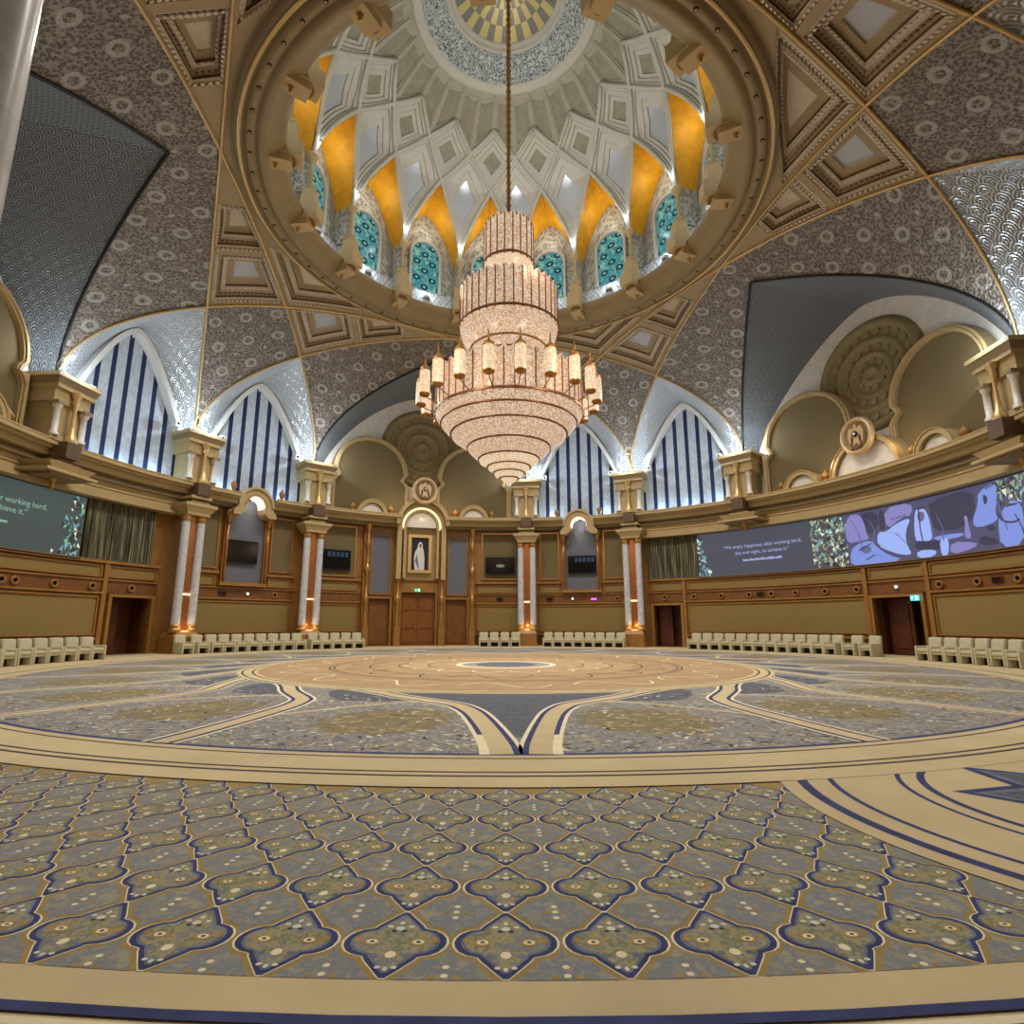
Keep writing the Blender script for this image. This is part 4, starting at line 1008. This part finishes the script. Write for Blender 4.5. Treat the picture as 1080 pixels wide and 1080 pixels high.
for pts in ([(66.3, 4.7), (67.2, 4.2), (67.6, 3.7)], [(69.0, 4.6), (69.8, 4.2), (69.4, 3.8)], [(67.0, 3.55), (69.0, 3.75), (71.0, 3.6), (73.0, 3.35)], [(71.0, 4.1), (73.0, 3.95), (74.5, 3.5)], [(72.4, 4.45), (74.6, 4.5), (75.4, 4.3)], [(78.0, 4.3), (78.3, 3.9), (78.1, 3.55)], [(79.0, 4.3), (79.6, 3.9), (79.5, 3.5)], [(76.6, 4.6), (76.5, 4.0), (76.6, 3.6)], [(87.2, 4.4), (87.6, 3.9), (88.0, 3.5)], [(89.2, 3.9), (89.8, 3.5), (90.0, 3.2)], [(86.0, 4.75), (88.6, 4.9)], [(68.0, 3.2), (69.4, 3.35), (71.2, 3.2)]):
    stroke(random.choice(['shot_grey', 'shot_face', 'shot_dark']), pts, .09)
for i, (m_, p_) in enumerate(SHOT): apoly(b, [(a, min(4.925, max(3.025, z))) for a, z in p_], m_, RS - .008 - i * .0006)
gems(b, lambda: (random.uniform(59.6, 65.2), random.uniform(3.05, 4.9)), 300, GEM, .33)
gems(b, lambda: (random.uniform(87.5, 92.5), random.uniform(4.2, 4.9)), 120, GEM, .32, RS - .03)
def wedge():
    z = random.uniform(3.05, 4.9); return (random.uniform(39.2, 40.1 + max(0, (4.0 - z)) * 1.5), z)
gems(b, wedge, 70, ['gem_white', 'gem_cyan', 'gem_dark', 'gem_cyan', 'shot_grey'], .32)
words(b, '\u201cWe enjoy happiness after working hard,', 50.87, 4.17, 0.20, 'screen_text', align='CENTER')
words(b, 'day and night, to achieve it.\u201d', 50.87, 3.90, 0.20, 'screen_text', align='CENTER')
x = 47.4
while x < 54.2:
    w_ = random.uniform(.12, .32); h_ = random.choice((.07, .1)); apoly(b, [(x, 3.60), (x + w_, 3.60), (x + w_, 3.60 + h_), (x, 3.60 + h_)], 'screen_text', RS - .02); x += w_ + .07
b.build('display', rs)
ls, b = screen('left', -113, -77.6, 'long curved screen on the left wall with the end of a quotation', 'screen_green', -95)
words(b, 'enjoy happiness after working hard,', -82.9, 4.28, .235, 'screen_text_green', align='RIGHT')
words(b, 'day and night, to achieve it.\u201d', -85.4, 4.02, .235, 'screen_text_green', align='RIGHT')
x = -94.0
while x < -87.8:
    w_ = random.uniform(.12, .32); h_ = random.choice((.07, .1)); apoly(b, [(x, 3.70), (x + w_, 3.70), (x + w_, 3.70 + h_), (x, 3.70 + h_)], 'screen_text_green', RS - .02); x += w_ + .07
def wedge2():
    z = random.uniform(3.05, 4.9); lo = -79.3 - max(0, (4.6 - z)) * 1.9; return (random.uniform(lo, -77.9), z)
gems(b, wedge2, 110, ['gem_green', 'gem_dark', 'gem_olive', 'gem_dark', 'gem_cyan', 'shot_grey', 'gem_white', 'screen_green'], .36)
b.build('display', ls)
for nm, a0, a1, lb in (('right', 29.3, 39.0, 'dark olive pleated curtain left of the right screen, above a doorway'), ('left', -77.4, -67.2, 'dark olive pleated curtain right of the left screen, above a doorway')):
    b = MB()
    def fn(u, v):
        return P(13.56 + .035 * sin(u * 2 * pi * 22) + .02 * sin(u * 2 * pi * 51), a0 + (a1 - a0) * u, 3.05 + 1.88 * v)
    b.grid(fn, 240, 2, 'pleated_fabric', lambda u, v: (u * 2.4, v * 1.9))
    tag(b.build('curtain', loc=P(13.56, (a0 + a1) / 2, 3.05)), lb, 'curtain')

# ------------------------------------------------------------------ televisions, portrait, signs
for a0, a1, z0, z1, R, lb, gl in ((-55.3, -49.6, 3.42, 4.34, 13.58, 'black wall television in the grey niche left of the portrait', None), (-38.2, -32.0, 3.42, 4.34, 13.58, 'wall television with a blue reflection on the olive panel left of the portrait', 'tv_painted_reflection'), (-4.3, 1.9, 3.42, 4.28, 13.58, 'dark wall television with a pale glint on the olive panel right of the portrait', 'tv_painted_glint'), (13.0, 18.9, 3.42, 4.3, 13.58, 'black wall television in the grey niche right of the portrait', 'tv_painted_reflection')):
    ac = (a0 + a1) / 2; t = tag(empty('television', P(R, ac, z0)), lb, 'television')
    b = MB(); b.lbox(R - .04, ac, z0, z1, radians(a1 - a0) / 2 * R, .04, 'dark_metal'); b.lbox(R + .06, ac, z0 + .25, z1 - .25, .25, .07, 'dark_metal'); b.build('case', t)
    b = MB(); h = radians(a1 - a0) / 2 * R - .03; b.lbox(R - .082, ac, z0 + .04, z1 - .03, h, .004, 'black_gloss'); b.build('screen', t)
    if gl:  # reflections on the dark glass, painted as emissive patches
        e = Vector((cos(radians(ac)), -sin(radians(ac)), 0)); o = P(R - .09, ac, 0); b = MB()
        if gl == 'tv_painted_reflection':
            for i in range(5): b.poly([o + e * (-.35 + .2 * i) + Vector((0, 0, z1 - .32)), o + e * (-.2 + .2 * i) + Vector((0, 0, z1 - .32)), o + e * (-.2 + .2 * i) + Vector((0, 0, z1 - .1)), o + e * (-.35 + .2 * i) + Vector((0, 0, z1 - .1))], gl)
        else: b.poly([o + e * (.22 * cos(2 * pi * i / 14)) + Vector((0, 0, z0 + .42 + .08 * sin(2 * pi * i / 14))) for i in range(14)], gl)
        b.build('painted_reflection', t)
a0, a1 = -20.25, -15.95; ac = -18.1; R = 13.5
t = tag(empty('portrait', P(R, ac, 3.4)), 'gilt-framed portrait painting of a person in a long white robe above the double doors', 'painting')
e = Vector((cos(radians(ac)), -sin(radians(ac)), 0)); pt = lambda x, z, d=0: P(R - d, ac, 3.4 + (z - 3.4) * 1.05) + e * (x * 1.16)
b = MB()
for x0, x1, z0, z1 in ((-.50, -.36, 3.42, 5.2), (.36, .50, 3.42, 5.2), (-.36, .36, 3.42, 3.56), (-.36, .36, 5.06, 5.2)):
    b.hexa([pt(x0, z0, .08), pt(x1, z0, .08), pt(x1, z0, -.08), pt(x0, z0, -.08), pt(x0, z1, .08), pt(x1, z1, .08), pt(x1, z1, -.08), pt(x0, z1, -.08)], 'gold_line')
b.build('frame', t)
b = MB(); b.hexa([pt(-.37, 3.5), pt(.37, 3.5), pt(.37, 3.5, -.04), pt(-.37, 3.5, -.04), pt(-.37, 5.1), pt(.37, 5.1), pt(.37, 5.1, -.04), pt(-.37, 5.1, -.04)], 'canvas_dark')
def fig(pts, m, d): b.poly([pt(x, z, d) for x, z in pts], m)
fig([(-.2, 3.57), (-.24, 4.1), (-.2, 4.4), (-.08, 4.62), (.06, 4.66), (.16, 4.5), (.2, 4.1), (.2, 3.57)], 'robe_white', .004)
fig([(-.12, 4.4), (-.08, 4.75), (-.02, 4.86), (.06, 4.86), (.11, 4.74), (.12, 4.45), (.03, 4.58)], 'white_paint', .006)
fig([(.02 + .055 * cos(i * .6), 4.71 + .08 * sin(i * .6)) for i in range(10)], 'skin', .008)
fig([(.02 + .05 * cos(i), 4.64 + .03 * sin(i)) for i in range(6)], 'black_gloss', .009)
fig([(-.2, 4.0), (-.05, 3.62), (-.02, 3.62), (-.12, 4.3)], 'grey_panel', .007)
b.build('canvas', t)
def sign(a, z, w, h, mats, lb, cat='sign', R=13.45):
    t = tag(empty('exit_sign' if cat == 'sign' else 'indicator_light', P(R, a, z - h)), lb, cat); b = MB(); b.lbox(R, a, z - h, z + h, w, .03, mats[0]); b.lbox(R + .08, a, z - h * .4, z + h * .4, w * .3, .06, 'dark_metal'); b.build('case', t)
    e = Vector((cos(radians(a)), -sin(radians(a)), 0)); o = P(R - .034, a, z); b = MB()
    Q = lambda pts, m: b.poly([o + e * (x * w) + Vector((0, 0, y * h)) for x, y in pts], m)
    if cat == 'sign':   # running figure, arrow and doorway
        Q([(.25, -.75), (.85, -.75), (.85, .75), (.25, .75)], mats[1]); Q([(-.9, -.12), (-.55, -.12), (-.55, -.4), (-.2, 0), (-.55, .4), (-.55, .12), (-.9, .12)], mats[1])
        b2 = [(-.1, .15), (.1, .45), (.3, .2), (.2, 0), (.45, -.3), (.35, -.55), (.1, -.2), (-.1, -.6), (-.25, -.5), (0, -.05)]; b.poly([o - Vector((0, 0, 0)) + e * (x * w) + Vector((0, 0, y * h)) - P(.003, a, 0) for x, y in b2], mats[2])
        b.build('pictogram', t)
sign(-18.4, 2.6, .13, .075, ['exit_green', 'exit_white', 'dark_metal'], 'small green exit sign over the double doors under the portrait')
sign(74.6, 1.82, .13, .085, ['exit_cyan', 'exit_white', 'dark_metal'], 'small cyan exit sign at the right dark doorway under the right screen', R=13.5)
sign(18.1, 2.19, .13, .04, ['sign_magenta'], 'small glowing magenta display on the wood band under the right niche', 'indicator', R=13.62)
# round air outlets along the wood band
GR = 'round air outlets on the wood band'
def outlet(a, lb, z=2.2):
    t = tag(empty('air_outlet', P(13.6, a, z - .1)), lb, 'air outlet', GR)
    tt = radians(a); e = Vector((cos(tt), -sin(tt), 0)); b = MB()
    def fn(u, v, pr=((.13, 13.66), (.13, 13.6), (.1, 13.57), (.065, 13.6))):
        r, R = pr[round(v * 3)]; q = 2 * pi * u; return P(R, a, z) + e * (r * cos(q)) + Vector((0, 0, r * sin(q)))
    b.grid(fn, 16, 3, 'oak'); b.build('ring', t)
    b = MB(); b.poly([P(13.6, a, z) + e * (.066 * cos(2 * pi * i / 16)) + Vector((0, 0, .066 * sin(2 * pi * i / 16))) for i in range(16)], 'black_gloss'); b.build('bore', t)
def vent(a, lb, z=2.2):
    t = tag(empty('vent_grille', P(13.64, a, z - .07)), lb, 'vent'); b = MB(); b.lbox(13.64, a, z - .08, z + .08, .16, .03, 'oak_red'); b.build('frame', t)
    b = MB(); [b.lbox(13.605, a, z - .06 + .04 * i, z - .04 + .04 * i, .13, .008, 'black_gloss') for i in range(4)]; b.build('slats', t)
groups = [([-87.1, -85.4, -80.3, -75.1], 'under the left screen'), ([-69.4], 'over the left doorway'), ([-59.8, -45.75], 'under the left niche'), ([22.9], 'under the right niche'), ([32.2], 'over the doorway under the right curtain'), ([37.8, 42.8, 47.9, 51.8, 55.95, 60.8, 65.8], 'under the right quotation'), ([77.85, 82.9, 88.0], 'beyond the far right doorway')]
for L_, w_ in groups:
    for i, a in enumerate(L_): outlet(a, ('round air outlet on the wood band ' + w_) if len(L_) == 1 else '%s round air outlet from the left, on wood band %s' % (ORD[i], w_))
for a, lb in ((-54.9, 'small dark vent on the wood band under the left niche'), (-1.3, 'small dark vent on the wood band right of the portrait bay'), (9.1, 'small dark vent on the wood band under the right niche'), (49.9, 'small dark vent on the wood band below the quotation on the right screen'), (85.4, 'small dark vent on the wood band right of the far doorway')): vent(a, lb)
for a, lb in ((-50.6, 'tiny white light on the wood band under the left niche'), (13.8, 'tiny white light on the wood band under the right niche'), (71.8, 'tiny white light over the far right doorway')):
    t = tag(empty('wall_light', P(13.62, a, 2.17)), lb, 'light'); b = MB(); b.lbox(13.63, a, 2.16, 2.27, .055, .04, 'white_paint'); b.build('case', t); b = MB(); b.lbox(13.585, a, 2.18, 2.25, .035, .006, 'exit_white'); b.build('lens', t)

# ------------------------------------------------------------------ armchairs
def chair_proto():
    t = empty('armchair', (0, 0, 0))
    def rb(name, x0, x1, y0, y1, z0, z1, m, bev=.03, par=t, tilt=0):
        b = MB(); b.hexa([(x0, y0, z0), (x1, y0, z0), (x1, y1, z0), (x0, y1, z0), (x0, y0 + tilt, z1), (x1, y0 + tilt, z1), (x1, y1 + tilt, z1), (x0, y1 + tilt, z1)], m)
        o = b.build(name, par, loc=Vector((0, 0, 0))); md = bm = bmesh.new(); bm.from_mesh(o.data)
        bmesh.ops.bevel(bm, geom=list(bm.edges), offset=bev * S, segments=2, affect='EDGES', profile=.6)
        for f in bm.faces: f.smooth = True
        bm.to_mesh(o.data); bm.free(); return o
    rb('seat', -.165, .165, -.27, .16, .24, .335, 'chair_fabric', .03)
    rb('seat_frame', -.17, .17, -.25, .2, .185, .24, 'chair_fabric', .01)
    rb('backrest', -.2, .2, .12, .25, .2, .64, 'chair_fabric', .045, t, .06)
    rb('arm', -.225, -.165, -.28, .22, 0, .40, 'chair_fabric', .018); rb('arm', .165, .225, -.28, .22, 0, .40, 'chair_fabric', .018)
    rb('under_seat_shade', -.165, .165, -.08, -.06, .0, .2, 'chair_shade', .004)  # dark sheet standing in for the shade of the open gap below the seat
    return t
proto = chair_proto(); used = [False]
def place_chair(R, a, label, group):
    if not used[0]: o = proto; used[0] = True
    else:
        o = proto.copy(); C.objects.link(o)
        for ch in list(proto.children): c_ = ch.copy(); C.objects.link(c_); c_.parent = o
    o.location = P(R, a, .0015) * S; o.rotation_euler = (0, 0, -radians(a)); tag(o, label, 'chair', group)
rowsC = [([-95.4, -93.26, -90.95, -88.7, -86.45, -84.2, -81.95, -79.7], 12.15, 'cream armchair in the row under the left screen'),
 ([-64.76, -61.9, -59.4, -57.1, -54.8, -52.55, -50.3, -48.05, -45.8, -43.5], 12.15, 'cream armchair in the row under the left niche'),
 ([-40.38, -38.2, -36.0, -33.8, -31.6], 12.15, 'cream armchair in the row left of the double doors'),
 ([-4.8, -2.52, -.22, 2.08], 12.15, 'cream armchair in the short row right of the double doors'),
 ([9.16, 11.35, 13.55, 15.75, 17.95, 20.15, 22.35, 24.55], 12.15, 'cream armchair in the row under the right niche'),
 ([39.9, 42.05, 44.2, 46.35, 48.5, 50.65, 52.8, 54.95, 57.1, 59.3, 61.45, 63.6, 65.75, 69.02, 71.9], 12.15, 'cream armchair in the long row under the right quotation'),
 ([81.96, 84.26, 86.5, 88.8, 91.14, 93.5, 95.8], 12.0, 'cream armchair in the far right row beyond the doorway')]
for L_, R_, lb in rowsC:
    for i, a in enumerate(L_): place_chair(R_, a, lb + ', %s from the left' % ORD[i], 'cream armchairs along the round wall')

# ------------------------------------------------------------------ chandelier
CX = .08
ch = tag(empty('chandelier', (CX, 0, 4.65)), 'huge tiered crystal chandelier hanging from the dome over the carpet medallion', 'chandelier')
def cpart(b, name, par=None): return b.build(name, par or ch)
def clathe(b, prof, m, seg=64, uvs=None): 
    o = len(b.v); b.lathe(prof, 0, 0, m, seg, uvs or max(r for r, z in prof))
    for v in b.v[o:]: v.x += CX
def fins(b, r, z0, z1, n, m='chandelier_fin'):
    for i in range(n):
        t = 2 * pi * (i + .5) / n; d = Vector((cos(t), sin(t), 0)); e = Vector((-d.y, d.x, 0)) * .016
        p = Vector((CX, 0, 0)) + d * (r - .02); q = Vector((CX, 0, 0)) + d * (r + .035)
        b.hexa([p - e + Vector((0, 0, z0)), q - e + Vector((0, 0, z0)), q + e + Vector((0, 0, z0)), p + e + Vector((0, 0, z0)), p - e + Vector((0, 0, z1)), q - e + Vector((0, 0, z1)), q + e + Vector((0, 0, z1 - .05)), p + e + Vector((0, 0, z1 - .05))], m)
def scallop(b, r, z0, z1, n, m):     # ring of upright rounded glass panels
    def fn(u, v):
        t = 2 * pi * u; w = abs(sin(t * n / 2)); zz = z0 + (z1 - z0) * v * (1 if v < .9 else 1) + (.10 * (w - .6) if v > .9 else 0)
        rr = r + .03 * (w - .5); return Vector((CX + rr * cos(t), rr * sin(t), zz))
    b.grid(fn, n * 6, 8, m, lambda u, v: (u * 2 * pi * r, (z1 - z0) * v))
tiers = [('upper_tier', .70, 11.05, 12.35, 20), ('middle_tier', 1.36, 9.05, 10.25, 36), ('lower_tier', 1.98, 6.5, 7.62, 48)]
for nm, r, z0, z1, n in tiers:
    b = MB(); scallop(b, r, z0, z1, n, 'crystal_panel'); o = cpart(b, nm)
    b = MB(); fins(b, r, z0, z1, n); 
    for z in (z0, z0 + (z1 - z0) * .02): clathe(b, [(r + .05, z), (r + .07, z + .03), (r + .05, z + .06)], 'chandelier_fin')
    cpart(b, 'fins', o)
b = MB(); clathe(b, [(.70, 11.06), (.66, 10.9), (.58, 10.86), (.6, 10.7), (.66, 10.6), (.66, 10.3), (.9, 10.28), (1.34, 10.2)], 'crystal_bright', 48); cpart(b, 'upper_bowl')
b = MB(); clathe(b, [(1.36, 9.06), (1.34, 8.9), (1.26, 8.7), (1.1, 8.5), (1.06, 8.46), (1.04, 8.36), (.95, 8.2), (.9, 8.12)], 'crystal_panel', 56); o = cpart(b, 'middle_bowl'); b = MB(); [clathe(b, [(r - .03, z), (r + .03, z), (r + .025, z + .04), (r - .03, z + .05)], 'chandelier_fin', 56) for r, z in ((1.07, 8.42), (.93, 8.16))]; cpart(b, 'band', o)
b = MB(); clathe(b, [(.9, 8.14), (.92, 7.9), (1.0, 7.7), (1.4, 7.62), (1.96, 7.58)], 'crystal_bright', 48); cpart(b, 'neck')
b = MB(); clathe(b, [(1.98, 6.5), (1.92, 6.38), (1.76, 6.18), (1.6, 6.02), (1.55, 6.0), (1.53, 5.92), (1.40, 5.82), (1.22, 5.7), (1.12, 5.66), (1.08, 5.55), (.95, 5.42), (.80, 5.32)], 'crystal_panel', 64); o = cpart(b, 'lower_bowl'); b = MB(); [clathe(b, [(r - .03, z), (r + .035, z), (r + .03, z + .05), (r - .03, z + .06)], 'chandelier_fin', 64) for r, z in ((1.56, 5.98), (1.10, 5.62), (.80, 5.3), (1.83, 6.26))]; cpart(b, 'band', o)
b = MB(); clathe(b, [(.82, 5.34), (.78, 5.24), (.6, 5.16), (.56, 5.14), (.55, 5.06), (.45, 4.98), (.4, 4.95), (.36, 4.86), (.24, 4.8), (.2, 4.78), (.14, 4.7), (.001, 4.65)], 'crystal_bright', 48); o = cpart(b, 'drop'); b = MB(); [clathe(b, [(r - .02, z), (r + .03, z), (r + .025, z + .03), (r - .02, z + .04)], 'chandelier_gold', 40) for r, z in ((.57, 5.1), (.41, 4.94), (.25, 4.79))]; cpart(b, 'band', o)
for i in range(20):
    t = 2 * pi * (i + .35) / 20 ; x, y = CX + 2.38 * cos(t), 2.38 * sin(t); b = MB()
    def L(prof, m, seg=14):
        o = len(b.v); b.lathe(prof, 0, 0, m, seg, .14)
        for v in b.v[o:]: v.x += x; v.y += y
    L([(.001, 6.74), (.11, 6.74), (.145, 6.78), (.145, 6.8)], 'chandelier_gold'); o = cpart(b, 'lantern')
    b = MB(); L([(.135, 6.8), (.145, 7.1), (.135, 7.42)], 'crystal_bright'); cpart(b, 'glass', o)
    b = MB(); L([(.15, 7.42), (.13, 7.5), (.06, 7.56), (.03, 7.62), (.014, 7.84), (.001, 7.86)], 'chandelier_gold'); cpart(b, 'cap', o)
    b = MB(); b.tube([Vector((CX + rr * cos(t), rr * sin(t), z)) for rr, z in ((1.95, 6.55), (2.1, 6.62), (2.25, 6.68), (2.38, 6.75))], .014, 'chandelier_fin', 6); cpart(b, 'arm', o)
b = MB()
clathe(b, [(.72, 12.34), (.5, 12.42), (.2, 12.5), (.12, 12.62), (.055, 12.7)], 'chandelier_gold', 24)
b.tube([Vector((CX, 0, z)) for z in (12.6, 14, 16, 18, 21.45)], .055, 'chandelier_gold', 8)
for i in range(34):
    clathe(b, [(.05, 12.8 + i * .25), (.085, 12.86 + i * .25), (.05, 12.92 + i * .25)], 'chandelier_gold', 8)
cpart(b, 'suspension_rod')

# ------------------------------------------------------------------ lights
def light(name, kind, loc, power, col, r=.2, **kw):
    l = bpy.data.lights.new(name, kind); l.energy = power; l.color = col
    if kind == 'POINT': l.shadow_soft_size = r
    for k_, v_ in kw.items(): setattr(l, k_, v_)
    o = bpy.data.objects.new(name, l); C.objects.link(o); o.location = Vector(loc) * S; return o
WARM, COOL, NEUT = (1, .78, .52), (.72, .86, 1.0), (1, .95, .87)
for i in range(6):     # room fill: unseen points added around the chandelier's lanterns and neck
    t = 2 * pi * i / 6; light('chandelier_fill', 'POINT', (CX + 3.3 * cos(t), 3.3 * sin(t), 7.1), 150, (1, .86, .68), .45)
for i in range(3):
    t = 2 * pi * (i + .5) / 3; light('chandelier_fill', 'POINT', (CX + 1.7 * cos(t), 1.7 * sin(t), 10.4), 45, (1, .84, .64), .3)
for i in range(16):    # ring downlights
    a = K(i + .5); o = light('ring_downlight', 'SPOT', P(6.55, a, 12.5), 1500, NEUT, spot_size=radians(115), spot_blend=.7, shadow_soft_size=.25)
    d = P(8.5, a, 0) - P(6.55, a, 12.5); o.rotation_euler = d.to_track_quat('-Z', 'Y').to_euler()
for k, _ in PIERS:
    light('pier_uplight', 'POINT', P(12.35, K(k), 8.4), 190, COOL, .1)
for k in WIN_C:
    for s in (-.55, 0, .55):
        light('window_uplight', 'POINT', P(13.3, K(k) + s * 10, 6.3), 34, (.45, .72, 1.0), .12)
    light('window_top_light', 'POINT', P(12.3, K(k), 8.8), 16, (.8, .9, 1.0), .2)
for k in (0, 4, -4):
    for s in (-1, 1): light('lunette_uplight', 'POINT', P(12.9, K(k) + s * 18.4, 8.5), 30, (.9, .93, 1.0), .12)
    for s in (-1, 1): light('cornice_uplight', 'POINT', P(12.6, K(k) + s * 6, 6.7), 30, WARM, .2)
for k in range(16):
    if 7 <= k <= 9: continue
    light('drum_uplight', 'POINT', P(5.75, K(k), 15.75), 12, (.86, .93, 1.0), .1)
    light('niche_light', 'POINT', P(6.2, K(k + .5), 16.75), 22, (1, .93, .8), .12)
    light('ledge_light', 'POINT', P(6.35, K(k + .5), 13.9), 26, (.85, .93, 1.0), .12)
light('dome_light', 'POINT', (0, 1.5, 15.5), 460, (1, .98, .92), .8)
for c in (-51.75, 15.75): light('niche_downlight', 'POINT', P(13.3, c, 5.75), 10, (1, .96, .9), .06)
light('arch_light', 'POINT', P(12.95, PH, 6.1), 5, WARM, .08)
for k in (-2, -1, 1, 2): light('column_light', 'POINT', P(12.55, K(k), .95), 6, (1, .7, .4), .06)
light('column_light', 'POINT', P(12.9, 186.5, 4.2), 14, (1, .85, .65), .1)
w = bpy.data.worlds.new('World'); bpy.context.scene.world = w; w.use_nodes = True
w.node_tree.nodes['Background'].inputs[0].default_value = (.55, .45, .34, 1); w.node_tree.nodes['Background'].inputs[1].default_value = .22

# ------------------------------------------------------------------ camera and view
cam = bpy.data.cameras.new('Camera'); co = bpy.data.objects.new('Camera', cam); C.objects.link(co)
co.location = Vector((0, -14.649, 1.0)) * S; co.rotation_euler = (pi / 2 + .19535, 0, 0)
cam.sensor_width = 36; cam.lens = 597.986 / 1080 * 36; cam.shift_x = (540 - 533.56) / 1080; cam.clip_end = 200; cam.clip_start = .05
bpy.context.scene.camera = co
vs = bpy.context.scene.view_settings; vs.view_transform = 'Standard'; vs.look = 'None'; vs.gamma = 1; vs.use_curve_mapping = False; vs.exposure = 0
cy = bpy.context.scene.cycles
cy.use_denoising = True; cy.max_bounces = 6; cy.diffuse_bounces = 3; cy.glossy_bounces = 3; cy.sample_clamp_indirect = 4; cy.use_light_tree = True
